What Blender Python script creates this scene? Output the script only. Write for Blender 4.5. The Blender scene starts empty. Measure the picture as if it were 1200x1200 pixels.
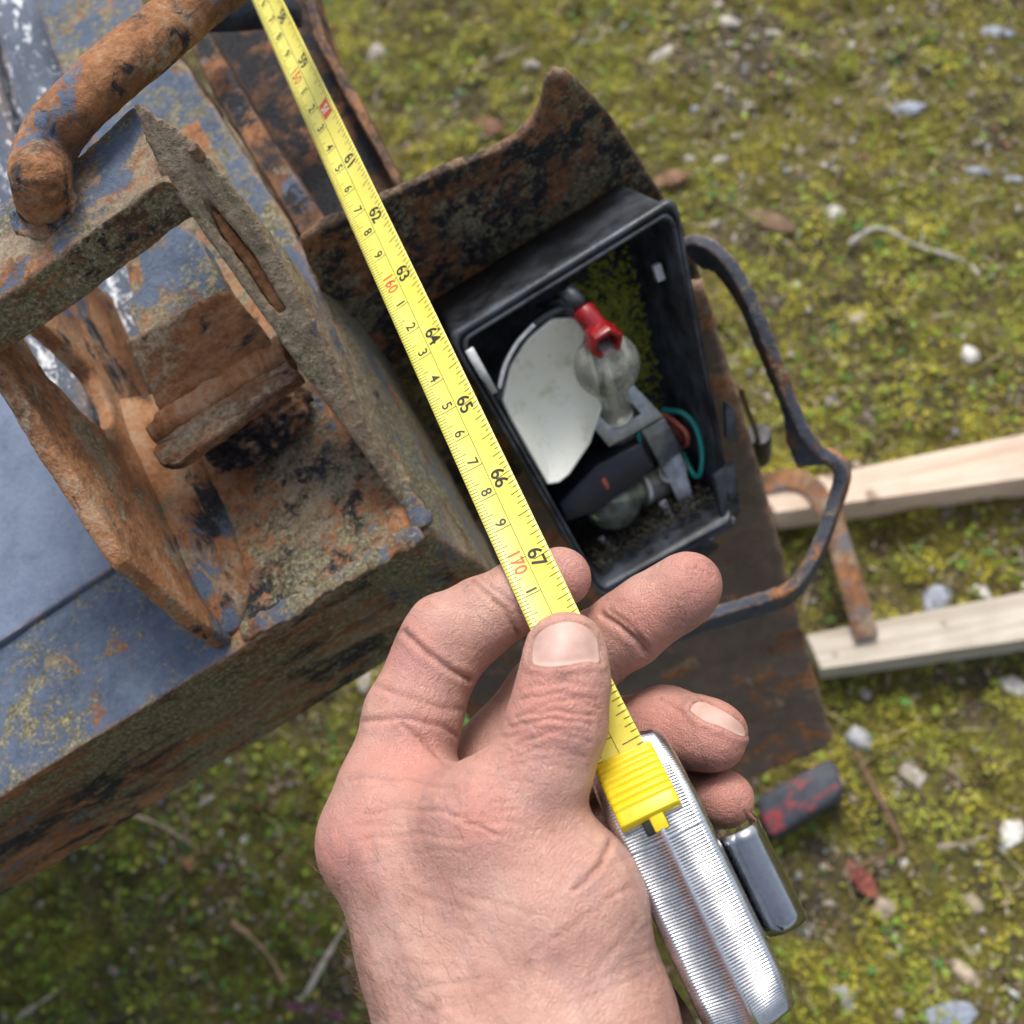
import bpy, bmesh, math, random
import numpy as np
from mathutils import Vector, Matrix, noise as mnoise
from mathutils.bvhtree import BVHTree

random.seed(7)
rng = np.random.default_rng(7)
scene = bpy.context.scene
COL = scene.collection

# ------------------------------------------------------------------ camera
H = 0.95                                    # camera height above the ground
F = 1287.0                                  # focal length in photo pixels (1200 px square frame)
_W = np.array([0.2493, 0.3545, 0.9012])     # straight down, in camera axes (right, down, forward)
_U = np.array([-0.46497, -0.77250, 0.43249])
_W /= np.linalg.norm(_W); _U -= _W * (_U @ _W); _U /= np.linalg.norm(_U)
_V = np.cross(_W, _U)
RIGHT = Vector((_V[0], _U[0], -_W[0])); DOWN = Vector((_V[1], _U[1], -_W[1])); FWD = Vector((_V[2], _U[2], -_W[2]))
CAM = Vector((0, 0, H))
cam_data = bpy.data.cameras.new('camera')
cam = bpy.data.objects.new('camera', cam_data); COL.objects.link(cam)
m = Matrix(((RIGHT.x, -DOWN.x, -FWD.x, CAM.x), (RIGHT.y, -DOWN.y, -FWD.y, CAM.y), (RIGHT.z, -DOWN.z, -FWD.z, CAM.z), (0, 0, 0, 1)))
cam.matrix_world = m
cam_data.sensor_width = 36.0
cam_data.lens = 36.0 * F / 1200.0
cam_data.clip_start = 0.01; cam_data.clip_end = 200.0
cam_data.dof.use_dof = True
cam_data.dof.focus_distance = 0.282
cam_data.dof.aperture_fstop = 14.5
scene.camera = cam

# ------------------------------------------------------------------ sky, sun, exposure
SUN_EL, SUN_AZ = math.radians(56), math.radians(36)      # azimuth from +y towards +x
world = bpy.data.worlds.new('World'); scene.world = world; world.use_nodes = True
wn, wl = world.node_tree.nodes, world.node_tree.links
wn.clear()
sky = wn.new('ShaderNodeTexSky'); sky.sky_type = 'NISHITA'; sky.sun_disc = False
sky.sun_elevation = SUN_EL; sky.sun_rotation = SUN_AZ; sky.air_density = 1.0; sky.dust_density = 4.0
hs = wn.new('ShaderNodeHueSaturation'); hs.inputs['Saturation'].default_value = 0.6
bg = wn.new('ShaderNodeBackground'); bg.inputs['Strength'].default_value = 0.135
wo = wn.new('ShaderNodeOutputWorld')
wl.new(sky.outputs[0], hs.inputs['Color']); wl.new(hs.outputs[0], bg.inputs['Color']); wl.new(bg.outputs[0], wo.inputs[0])
sd = bpy.data.lights.new('sun', 'SUN'); sd.energy = 1.5; sd.angle = math.radians(18); sd.color = (1.0, 0.97, 0.92)
sun = bpy.data.objects.new('sun', sd); COL.objects.link(sun)
sdir = Vector((math.sin(SUN_AZ) * math.cos(SUN_EL), math.cos(SUN_AZ) * math.cos(SUN_EL), math.sin(SUN_EL)))
sun.rotation_euler = sdir.to_track_quat('Z', 'Y').to_euler(); sun.location = (0, 0, 4)
vs = scene.view_settings
vs.view_transform = 'Standard'; vs.look = 'None'; vs.gamma = 1.0; vs.use_curve_mapping = False
vs.exposure = 0.70
scene.render.engine = 'CYCLES'
scene.cycles.use_denoising = True
scene.cycles.max_bounces = 6; scene.cycles.diffuse_bounces = 3; scene.cycles.transparent_max_bounces = 6
scene.cycles.use_adaptive_sampling = True; scene.cycles.adaptive_threshold = 0.02
scene.cycles.caustics_reflective = False; scene.cycles.caustics_refractive = False

# ------------------------------------------------------------------ geometry helpers
def ray(px, py):
    return RIGHT * ((px - 600) / F) + DOWN * ((py - 600) / F) + FWD
def at(px, py, d):
    return CAM + ray(px, py) * d
def onz(px, py, z):
    r = ray(px, py); return CAM + r * ((z - H) / r.z)
def onx(px, py, x):
    r = ray(px, py); return CAM + r * (x / r.x)
def ony(px, py, y):
    r = ray(px, py); return CAM + r * (y / r.y)
def onplane(px, py, p, n):
    r = ray(px, py); return CAM + r * ((p - CAM).dot(n) / r.dot(n))

def tag(o, label=None, cat=None, group=None, kind=None):
    if label: o['label'] = label
    if cat: o['category'] = cat
    if group: o['group'] = group
    if kind: o['kind'] = kind
    return o
def empty(name, loc):
    o = bpy.data.objects.new(name, None); COL.objects.link(o); o.location = loc; o.empty_display_size = 0.02
    return o
def link(name, me, mat, parent=None, smooth=True):
    o = bpy.data.objects.new(name, me); COL.objects.link(o)
    if mat is not None:
        me.materials.clear(); me.materials.append(mat)
    if smooth:
        me.polygons.foreach_set('use_smooth', np.ones(len(me.polygons), bool))
    if parent is not None:
        o.parent = parent
        o.matrix_parent_inverse = Matrix.Translation(-world_loc(parent))
    return o
def world_loc(o):
    v = Vector(o.location)
    return v
def from_bm(bm, name='m'):
    me = bpy.data.meshes.new(name); bm.normal_update(); bm.to_mesh(me); bm.free(); return me
def pydata(verts, faces):
    me = bpy.data.meshes.new('m'); me.from_pydata([tuple(v) for v in verts], [], faces); me.update(); return me

def prism(pts, ext, holes=()):
    """closed solid: polygon pts (with holes) pushed along ext"""
    bm = bmesh.new()
    def loop(ps):
        vsx = [bm.verts.new(p) for p in ps]
        return [bm.edges.new((vsx[i], vsx[(i + 1) % len(vsx)])) for i in range(len(vsx))]
    edges = loop(pts)
    for h in holes: edges += loop(h)
    bmesh.ops.triangle_fill(bm, use_beauty=True, use_dissolve=False, edges=edges)
    faces = list(bm.faces)
    r = bmesh.ops.extrude_face_region(bm, geom=faces)
    nv = [g for g in r['geom'] if isinstance(g, bmesh.types.BMVert)]
    bmesh.ops.translate(bm, vec=ext, verts=nv)
    bmesh.ops.recalc_face_normals(bm, faces=bm.faces)
    return from_bm(bm)

_tex = {}
def cloud(size, depth=3):
    k = (round(size, 5), depth)
    if k not in _tex:
        t = bpy.data.textures.new('cloud', 'CLOUDS'); t.noise_scale = size; t.noise_depth = depth; t.noise_basis = 'ORIGINAL_PERLIN'
        _tex[k] = t
    return _tex[k]
def baked(me, voxel=None, disp=(), smooth=0, bevel=0, seg=2, subd=0, smf=0.5):
    """run modifiers on a mesh and return the evaluated mesh"""
    o = bpy.data.objects.new('tmp', me); COL.objects.link(o)
    if bevel:
        b = o.modifiers.new('b', 'BEVEL'); b.width = bevel; b.segments = seg; b.limit_method = 'ANGLE'; b.angle_limit = math.radians(35)
    if voxel:
        r = o.modifiers.new('r', 'REMESH'); r.mode = 'VOXEL'; r.voxel_size = voxel; r.use_smooth_shade = True
    if smooth:
        s = o.modifiers.new('s', 'SMOOTH'); s.iterations = smooth; s.factor = smf
    if subd:
        s = o.modifiers.new('u', 'SUBSURF'); s.levels = subd; s.render_levels = subd
    for size, amp in disp:
        d = o.modifiers.new('d', 'DISPLACE'); d.texture = cloud(size); d.strength = amp; d.mid_level = 0.5
        d.texture_coords = 'GLOBAL'; d.direction = 'NORMAL'
    dg = bpy.context.evaluated_depsgraph_get()
    out = bpy.data.meshes.new_from_object(o.evaluated_get(dg))
    bpy.data.objects.remove(o)
    return out
RUSTY = ((0.030, 0.0022), (0.009, 0.0013), (0.0030, 0.0006))

def sweep(path, prof_fn, closed=True, cap=True):
    """path: list of (P, A, B) frames; prof_fn(i) -> list of (a, b)"""
    verts, faces = [], []
    n = None
    for i, (P, A, B) in enumerate(path):
        pr = prof_fn(i); n = len(pr)
        for a, b in pr: verts.append(P + A * a + B * b)
    for i in range(len(path) - 1):
        for j in range(n if closed else n - 1):
            k = (j + 1) % n
            faces.append((i * n + j, i * n + k, (i + 1) * n + k, (i + 1) * n + j))
    if cap and closed:
        faces.append(tuple(range(n - 1, -1, -1))); faces.append(tuple(range((len(path) - 1) * n, len(path) * n)))
    me = pydata(verts, faces)
    bm = bmesh.new(); bm.from_mesh(me); bmesh.ops.recalc_face_normals(bm, faces=bm.faces); bm.to_mesh(me); bm.free()
    return me
def spline(pts, n):
    """Catmull-Rom through Vectors"""
    P = [pts[0] * 2 - pts[1]] + list(pts) + [pts[-1] * 2 - pts[-2]]
    out = []
    segs = len(pts) - 1
    for k in range(n + 1):
        t = k / n * segs; i = min(int(t), segs - 1); f = t - i
        a, b, c, d = P[i], P[i + 1], P[i + 2], P[i + 3]
        out.append(0.5 * ((2 * b) + (c - a) * f + (2 * a - 5 * b + 4 * c - d) * f * f + (3 * b - a - 3 * c + d) * f ** 3))
    return out
def frames(pts, up):
    fr = []
    for i, p in enumerate(pts):
        t = (pts[min(i + 1, len(pts) - 1)] - pts[max(i - 1, 0)]).normalized()
        a = up.cross(t).normalized(); b = t.cross(a).normalized()
        fr.append((p, a, b))
    return fr
def circle(r, n=12):
    return [(r * math.cos(2 * math.pi * k / n), r * math.sin(2 * math.pi * k / n)) for k in range(n)]
def tube(pts, r, n=10, smooth_n=None, up=Vector((0.13, 0.21, 0.97))):
    if smooth_n: pts = spline(pts, smooth_n)
    rf = r if callable(r) else (lambda i: r)
    return sweep(frames(pts, up), lambda i: circle(rf(i / max(1, len(pts) - 1)), n))
def join(meshes):
    bm = bmesh.new()
    for me in meshes: bm.from_mesh(me)
    return from_bm(bm)

# ------------------------------------------------------------------ materials
class NT:
    def __init__(s, name):
        s.m = bpy.data.materials.new(name); s.m.use_nodes = True
        s.t = s.m.node_tree; s.t.nodes.clear()
        s.out = s.t.nodes.new('ShaderNodeOutputMaterial')
        s.b = s.t.nodes.new('ShaderNodeBsdfPrincipled'); s.t.links.new(s.b.outputs[0], s.out.inputs[0])
        s.tc = s.t.nodes.new('ShaderNodeTexCoord').outputs['Object']
    def n(s, k): return s.t.nodes.new(k)
    def l(s, a, b): s.t.links.new(a, b)
    def put(s, sock, v):
        if isinstance(v, bpy.types.NodeSocket): s.l(v, sock)
        elif isinstance(v, (tuple, list)) and len(v) == 3 and sock.type == 'RGBA': sock.default_value = (*v, 1)
        else: sock.default_value = v
    def set(s, **kw):
        for k, v in kw.items(): s.put(s.b.inputs[k.replace('_', ' ')], v)
    def map(s, scale=(1, 1, 1), rot=(0, 0, 0), loc=(0, 0, 0), vec=None):
        q = s.n('ShaderNodeMapping'); s.l(vec or s.tc, q.inputs[0])
        q.inputs['Scale'].default_value = scale; q.inputs['Rotation'].default_value = rot; q.inputs['Location'].default_value = loc
        return q.outputs[0]
    def noise(s, scale, detail=4, rough=0.6, vec=None, dist=0.0):
        q = s.n('ShaderNodeTexNoise'); s.l(vec or s.tc, q.inputs['Vector'])
        q.inputs['Scale'].default_value = scale; q.inputs['Detail'].default_value = detail
        q.inputs['Roughness'].default_value = rough; q.inputs['Distortion'].default_value = dist
        return q.outputs['Fac']
    def voro(s, scale, vec=None, feature='F1', out='Distance'):
        q = s.n('ShaderNodeTexVoronoi'); s.l(vec or s.tc, q.inputs['Vector']); q.feature = feature
        q.inputs['Scale'].default_value = scale
        return q.outputs[out]
    def ramp(s, fac, stops, interp='LINEAR'):
        q = s.n('ShaderNodeValToRGB'); s.l(fac, q.inputs[0]); r = q.color_ramp; r.interpolation = interp
        while len(r.elements) < len(stops): r.elements.new(0.5)
        for e, (p, c) in zip(r.elements, stops):
            e.position = p; e.color = (*c, 1) if isinstance(c, (tuple, list)) else (c, c, c, 1)
        return q.outputs[0]
    def mix(s, fac, a, b, blend='MIX'):
        q = s.n('ShaderNodeMix'); q.data_type = 'RGBA'; q.blend_type = blend
        s.put(q.inputs[0], fac); s.put(q.inputs[6], a); s.put(q.inputs[7], b)
        return q.outputs[2]
    def math(s, op, a, b=0.0, c=None):
        q = s.n('ShaderNodeMath'); q.operation = op
        s.put(q.inputs[0], a); s.put(q.inputs[1], b)
        if c is not None: s.put(q.inputs[2], c)
        return q.outputs[0]
    def bump(s, h, strength=0.5, dist=0.001, normal=None):
        q = s.n('ShaderNodeBump'); s.l(h, q.inputs['Height']); q.inputs['Strength'].default_value = strength
        q.inputs['Distance'].default_value = dist
        if normal is not None: s.l(normal, q.inputs['Normal'])
        return q.outputs[0]
    def attr(s, name, out='Color'):
        q = s.n('ShaderNodeAttribute'); q.attribute_name = name; return q.outputs[out]

def rust(name, paint=0.0, lichen=0.0, black=0.0, pale=0.0, orange=0.5, seed=0.0, stretch=(1, 1, 1), rot=(0, 0, 0),
         paintcol=((0.045, 0.062, 0.095), (0.12, 0.155, 0.22)), rough=0.85, flake=0.0, bumps=1.0, edge=0.7):
    """weathered steel: rust, with remnants of paint, lichen, black scale and pale dried dirt (each 0..1 of the area)"""
    t = NT(name)
    v = t.map(loc=(seed, seed * 0.7, seed * 1.3))
    vs_ = t.map(scale=stretch, rot=rot, loc=(seed * 1.1, seed, -seed))
    big = t.noise(26, 3, 0.62, vs_, 0.4)
    med = t.noise(110, 4, 0.68, vs_, 0.6)
    fine = t.noise(520, 3, 0.7, v)
    mic = t.noise(2200, 2, 0.7, v)
    mm = t.math('ADD', t.math('MULTIPLY', big, 0.45), t.math('ADD', t.math('MULTIPLY', med, 0.4), t.math('MULTIPLY', fine, 0.25)))
    o = 0.52 - (orange - 0.5) * 0.25
    col = t.ramp(mm, [(o - 0.17, (0.028, 0.018, 0.013)), (o - 0.06, (0.085, 0.046, 0.028)), (o + 0.03, (0.18, 0.082, 0.038)),
                      (o + 0.10, (0.31, 0.135, 0.055)), (o + 0.19, (0.36, 0.23, 0.135))])
    def mask(k, amt, soft, wbig=0.6, wmed=0.5, wfine=0.2):
        b2 = t.noise(20 + 7 * k, 2, 0.6, t.map(scale=stretch, rot=rot, loc=(3.1 * k + seed, 1.7 * k, 0.9 * k)), 0.5)
        m2 = t.noise(95 + 31 * k, 4, 0.72, t.map(scale=stretch, rot=rot, loc=(1.3 * k, seed + 2.1 * k, 0.4 * k)), 0.8)
        s = t.math('ADD', t.math('MULTIPLY', b2, wbig), t.math('ADD', t.math('MULTIPLY', m2, wmed), t.math('MULTIPLY', fine, wfine)))
        c = (wbig + wmed + wfine) * 0.5 - (amt - 0.5) * 0.42
        return t.ramp(s, [(max(0, c - soft), 0.0), (min(1, c + soft), 1.0)])
    hgt = t.math('MULTIPLY', fine, 0.6)
    if pale:
        col = t.mix(mask(1, pale, 0.05, 0.7, 0.55, 0.15), col, t.ramp(fine, [(0.3, (0.15, 0.115, 0.075)), (0.7, (0.34, 0.28, 0.20))]))
    if paint:
        pm = mask(2, paint, 0.018, 0.85, 0.5, 0.12)
        halo = mask(2, paint + 0.07, 0.05, 0.85, 0.5, 0.12)
        col = t.mix(t.math('MULTIPLY', halo, 0.55), col, (0.16, 0.068, 0.03))
        pc = t.ramp(t.math('ADD', t.math('MULTIPLY', big, 0.35), t.math('ADD', t.math('MULTIPLY', med, 0.4), t.math('MULTIPLY', fine, 0.25))), [(0.36, paintcol[0]), (0.64, paintcol[1])])
        col = t.mix(pm, col, pc)
    if black:
        col = t.mix(mask(4, black, 0.045, 0.8, 0.6, 0.15), col, t.ramp(fine, [(0.35, (0.008, 0.008, 0.010)), (0.7, (0.036, 0.037, 0.042))]))
    if lichen:
        lm = mask(3, lichen, 0.045, 0.5, 0.6, 0.3)
        col = t.mix(lm, col, t.ramp(t.noise(700, 3, 0.75, v), [(0.3, (0.045, 0.042, 0.018)), (0.50, (0.155, 0.135, 0.080)), (0.72, (0.37, 0.34, 0.23))]))
    if flake:
        fm = mask(5, flake, 0.02, 0.3, 0.9, 0.3)
        col = t.mix(fm, col, t.ramp(fine, [(0.3, (0.5, 0.53, 0.58)), (0.7, (0.75, 0.77, 0.8))]))
    if edge:
        g_ = t.n('ShaderNodeNewGeometry').outputs['Pointiness']
        em = t.math('MULTIPLY', t.ramp(g_, [(0.515, 0.0), (0.56, 1.0)]), t.ramp(med, [(0.35, 0.1), (0.6, 1.0)]))
        col = t.mix(t.math('MULTIPLY', em, edge), col, t.ramp(fine, [(0.3, (0.19, 0.085, 0.04)), (0.7, (0.40, 0.27, 0.17))]))
    hgt = t.math('ADD', hgt, t.math('MULTIPLY', mic, 0.25))
    pits = t.ramp(t.voro(420, v), [(0.0, 0.0), (0.35, 1.0)])
    hgt = t.math('ADD', hgt, t.math('MULTIPLY', pits, 0.15))
    t.set(Base_Color=col, Roughness=rough, Normal=t.bump(hgt, 0.75 * bumps, 0.0016))
    t.b.inputs['Specular IOR Level'].default_value = 0.35
    return t.m

def plain(name, col, rough=0.5, metal=0.0, var=0.25, scale=200, bump=0.15, bscale=600, dist=0.0005, spec=0.5, coat=0.0):
    t = NT(name)
    nz = t.noise(scale, 5, 0.65)
    c = t.ramp(nz, [(0.3, tuple(x * (1 - var) for x in col)), (0.7, tuple(min(1, x * (1 + var)) for x in col))])
    rr = t.ramp(t.noise(scale * 1.7, 4), [(0.3, max(0, rough - 0.12)), (0.7, min(1, rough + 0.12))])
    t.set(Base_Color=c, Roughness=rr, Metallic=metal, Normal=t.bump(t.noise(bscale, 4), bump, dist))
    t.b.inputs['Specular IOR Level'].default_value = spec
    t.b.inputs['Coat Weight'].default_value = coat
    return t.m
def vcol(name, rough=0.8, fine=500, amt=0.35, bump=0.4, dist=0.001, spec=0.3, trans=0.0):
    """colour of each piece from its own attribute, broken up by noise"""
    t = NT(name)
    c = t.mix(1.0, t.attr('Col'), t.ramp(t.noise(fine, 2, 0.7), [(0.3, 1 - amt), (0.7, 1 + amt * 0.6)]), 'MULTIPLY')
    t.set(Base_Color=c, Roughness=rough)
    if bump: t.set(Normal=t.bump(t.noise(fine * 1.6, 3), bump, dist))
    t.b.inputs['Specular IOR Level'].default_value = spec
    if trans:
        t.b.inputs['Transmission Weight'].default_value = 0.0
        t.b.inputs['Subsurface Weight'].default_value = trans; t.b.inputs['Subsurface Scale'].default_value = 0.002
    return t.m
def setcol(me, cols):
    """per-vertex colours (n,3)"""
    a = me.color_attributes.new('Col', 'FLOAT_COLOR', 'POINT')
    c = np.ones((len(me.vertices), 4), np.float32); c[:, :3] = cols
    a.data.foreach_set('color', c.ravel())

M = {}
M['top'] = rust('chassis_steel', paint=0.76, lichen=0.42, pale=0.4, orange=0.6, seed=1.3)
M['corner'] = rust('bracket_floor_steel', paint=0.22, lichen=0.46, black=0.36, pale=0.34, orange=0.72, seed=2.9)
M['side'] = rust('rail_side_steel', lichen=0.45, black=0.47, pale=0.3, paint=0.2, orange=0.58, seed=4.2, stretch=(0.35, 1, 1))
M['orange'] = rust('orange_rust', paint=0.24, pale=0.32, black=0.20, lichen=0.24, orange=0.74, seed=5.5, stretch=(1, 0.45, 0.8), bumps=1.3)
M['lam'] = rust('laminated_rust', paint=0.14, pale=0.80, lichen=0.34, orange=0.72, seed=6.1, stretch=(1.6, 0.22, 1), bumps=1.3)
M['slit'] = rust('bright_rust', orange=0.85, pale=0.1, seed=6.9, stretch=(1.5, 0.3, 1))
M['bar'] = rust('crossbar_steel', paint=0.46, pale=0.6, lichen=0.34, orange=0.6, seed=7.7)
M['pipe'] = rust('pipe_rust', paint=0.22, black=0.24, pale=0.36, orange=0.66, seed=8.4, stretch=(0.8, 0.8, 0.8), bumps=0.7)
M['shelf'] = rust('shelf_rust', pale=0.4, black=0.28, orange=0.66, seed=9.2, stretch=(0.3, 1, 1), bumps=1.3)
M['dark'] = rust('dark_rust', black=0.62, orange=0.26, seed=10.5)
M['darklichen'] = rust('guard_sheet_steel', lichen=0.40, black=0.60, pale=0.2, orange=0.5, seed=11.5)
M['plate'] = rust('brown_plate_steel', paint=0.58, orange=0.56, pale=0.36, seed=12.2, paintcol=((0.085, 0.066, 0.052), (0.165, 0.118, 0.086)), bumps=0.4, edge=0.5)
M['loop'] = rust('loop_steel', paint=0.64, lichen=0.22, orange=0.55, seed=13.1, paintcol=((0.03, 0.036, 0.048), (0.09, 0.105, 0.135)))
M['strap'] = rust('strap_steel', paint=0.35, pale=0.25, orange=0.45, seed=14.9, paintcol=((0.08, 0.085, 0.095), (0.15, 0.155, 0.17)))
M['board'] = rust('painted_board', paint=1.3, flake=0.30, orange=0.4, seed=15.5, stretch=(1, 0.35, 1), paintcol=((0.06, 0.075, 0.105), (0.13, 0.155, 0.20)), bumps=0.8)
M['blue'] = rust('blue_paint', paint=1.5, flake=-0.15, orange=0.4, seed=16.6, paintcol=((0.085, 0.115, 0.175), (0.165, 0.205, 0.285)), rough=0.55, bumps=0.55)

# ------------------------------------------------------------------ TRAILER
ZT = H - 0.315
trailer = empty('trailer', onz(250, 500, ZT - 0.2))
tag(trailer, 'rusty blue grey steel trailer corner with broken rear lamp', 'trailer')
def part(name, me, mat, parent=None, label=None, smooth=True):
    o = link(name, me, mat, parent or trailer, smooth)
    if label: o['label'] = label
    return o

def pz(poly, z): return [onz(x, y, z) for x, y in poly]
top_poly = [(-190, 1050), (272, 766), (506, 624), (440, 482), (346, 272), (262, 140), (196, 45), (120, -70), (10, -70), (62, 60), (110, 190),
            (150, 330), (188, 480), (186, 560), (150, 652), (5, 415), (-150, 190), (-420, 420), (-420, 1190)]
me = prism(pz(top_poly, ZT), Vector((0, 0, -0.075)))
o = part('rear_rail', baked(me, 0.0019, RUSTY, 1), M['top'])
# side and end faces are the same steel with another weathering: second material slot by face direction
def by_facing(o, mats, rule):
    me = o.data
    for m_ in mats: me.materials.append(m_)
    n = np.empty(len(me.polygons) * 3, np.float32); me.polygons.foreach_get('normal', n); n = n.reshape(-1, 3)
    c = np.empty(len(me.polygons) * 3, np.float32); me.polygons.foreach_get('center', c); c = c.reshape(-1, 3)
    me.polygons.foreach_set('material_index', rule(n, c).astype(np.int32)); me.update()
def proj(P):
    P = np.asarray(P, float) - np.array(CAM)
    a = P @ np.array(RIGHT); b = P @ np.array(DOWN); d = P @ np.array(FWD)
    return a / d * F + 600, b / d * F + 600, d
XL = onz(272, 748, ZT).x
XR = onz(465, 590, ZT).x
def rail_rule(n, c):
    idx = np.zeros(len(n), int)
    idx[n[:, 2] < 0.6] = 1
    inside = (n[:, 2] >= 0.6) & (c[:, 0] > XL - 0.002) & (c[:, 0] < XR + 0.004) & (c[:, 1] < onz(210, 420, ZT).y + 0.1)
    idx[inside] = 2
    return idx
by_facing(o, [M['side'], M['corner']], rail_rule)

# thin sheet of clean blue paint lying on the rail, left of the bracket
blue_poly = [(-420, 430), (-160, 210), (-10, 415), (142, 648), (128, 668), (-40, 778), (-420, 1010)]
part('cover_sheet', baked(prism(pz(blue_poly, ZT + 0.0025), Vector((0, 0, -0.0040))), 0.0012, ((0.05, 0.0022), (0.012, 0.0006)), 1), M['blue'], label='smooth blue painted sheet on the rail')

# left gusset with its oval hole
def px_(poly, x): return [onx(a, b, x) for a, b in poly]
gl = [(274, 752), (236, 728), (150, 655), (70, 530), (0, 418), (-60, 322), (-40, 290), (20, 330), (100, 322), (128, 348), (156, 352), (184, 394), (214, 480), (216, 570)]
ov = [(37, 368), (77, 403), (110, 437), (128, 470), (133, 492), (124, 500), (110, 494), (83, 467), (53, 437), (30, 395)]
me = prism(px_(gl, XL), Vector((-0.006, 0, 0)), [px_(ov, XL)])
part('gusset', baked(me, 0.0011, RUSTY, 2), M['orange'], label='orange rusted gusset with an oval hole')

# right gusset: laminated, swollen plates with a rust slit between them
Q0 = onz(465, 590, ZT + 0.002); Q1 = onx(190, 205, XR)
GN = (Q1 - Q0).cross(Vector((1, 0, 0))).normalized()
def pg(poly): return [onplane(a, b, Q0, GN) for a, b in poly]
slab = [(472, 597), (420, 525), (330, 402), (258, 300), (187, 203), (172, 168), (153, 118), (167, 123), (227, 163), (287, 233), (347, 333), (418, 472), (474, 588)]
slit = [(230, 217), (253, 243), (293, 293), (320, 337), (340, 367), (323, 363), (310, 350), (277, 300), (247, 260), (233, 227)]
dn = Vector((0, 0, -1))
wp = part('gusset', baked(prism(pg(slab), dn * 0.05, [pg(slit)]), 0.0009, ((0.02, 0.0006), (0.006, 0.0011), (0.002, 0.0007)), 1), M['lam'], label='swollen laminated gusset plate with a long rust slot')
part('rust_core', baked(prism([p + dn * 0.004 for p in pg(slit)], dn * 0.04), 0.0010, ((0.006, 0.0014), (0.002, 0.0006)), 1), M['slit'], wp)

# crossbar between the gussets
ZC = Q1.z
cb = pz([(200, 214), (186, 160), (156, 122), (70, 200), (0, 236), (-120, 320), (-140, 440), (0, 350), (67, 301), (187, 212)], ZC)
me = prism(cb, Vector((0, 0, -0.017)))
cross = part('crossbar', baked(me, 0.0012, RUSTY, 2), M['bar'])
by_facing(cross, [rust('crossbar_lichen', lichen=0.56, black=0.46, pale=0.3, orange=0.5, seed=17.7)], lambda n, c: (n[:, 2] < 0.45).astype(int))
# back web plate behind the crossbar
wb = pz([(147, 354), (168, 331), (158, 296), (196, 252), (236, 280), (266, 340), (204, 372), (166, 398)], ZT + 0.046)
part('web_plate', baked(prism(wb, Vector((0, 0.003, -0.010))), 0.0011, RUSTY, 2), rust('web_steel', paint=0.5, lichen=0.45, black=0.2, pale=0.35, orange=0.5, seed=18.3))
# inclined inner plate and rolled shelf bar
ip = [onz(146, 398, ZT + 0.045), onz(202, 368, ZT + 0.049), onz(266, 336, ZT + 0.050), onz(340, 432, ZT + 0.030), onz(196, 500, ZT + 0.028)]
part('inner_plate', baked(prism(ip, Vector((0, 0.002, -0.006))), 0.0011, RUSTY, 2), M['shelf'])
r1, r2 = onz(182, 514, ZT + 0.029), onz(340, 418, ZT + 0.031)
me1 = tube([r1, r1.lerp(r2, 0.3) + Vector((0, 0, 0.001)), r2], 0.0050, 10, 12)
r5, r6 = onz(190, 496, ZT + 0.030), onz(334, 404, ZT + 0.032)
me3 = tube([r5, r5.lerp(r6, 0.5), r6], 0.0042, 10, 12)
part('shelf_roll', baked(join([me1, me3]), 0.0010, ((0.012, 0.003), (0.005, 0.0018), (0.002, 0.0006)), 1), M['slit'])
fb = pz([(177, 528), (184, 516), (262, 468), (336, 422), (352, 440), (268, 500), (206, 545), (188, 545)], ZT + 0.036)
part('shelf_bar', baked(prism(fb, Vector((0, 0.001, -0.0065))), 0.0010, ((0.012, 0.0018), (0.005, 0.0014), (0.002, 0.0006)), 1), M['shelf'])
# crumbling rust under the shelf
blk = onz(300, 500, ZT + 0.006)
bm = bmesh.new(); bmesh.ops.create_icosphere(bm, subdivisions=5, radius=1.0, matrix=Matrix.Translation(blk) @ Matrix.Diagonal((0.021, 0.012, 0.005, 1)))
part('rust_scale', baked(from_bm(bm), None, ((0.010, 0.011), (0.004, 0.009), (0.0015, 0.0035))), rust('black_scale_rust', black=0.55, orange=0.25, seed=24.4))

# rusted fillet where the left gusset runs into the floor
bm = bmesh.new()
ya, yb_ = onz(272, 748, ZT).y, onz(190, 548, ZT).y
for y_, k_ in ((ya + 0.001, 0.25), (ya + 0.012, 0.8), ((ya + yb_) / 2, 1.0), (yb_ + 0.01, 1.0), (yb_ + 0.03, 0.7)):
    for dx, dz in ((-0.004, -0.004), (-0.004, 0.017), (0.002, 0.011), (0.007, 0.005), (0.016, 0.0006), (0.016, -0.004)):
        bm.verts.new((XL + dx * k_ if dx > 0 else XL + dx, y_, ZT + dz * k_))
bmesh.ops.convex_hull(bm, input=bm.verts)
for v in [v for v in bm.verts if not v.link_faces]: bm.verts.remove(v)
bmesh.ops.recalc_face_normals(bm, faces=bm.faces)
part('weld_fillet', baked(from_bm(bm), 0.0010, RUSTY, 14), M['orange'])
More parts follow.
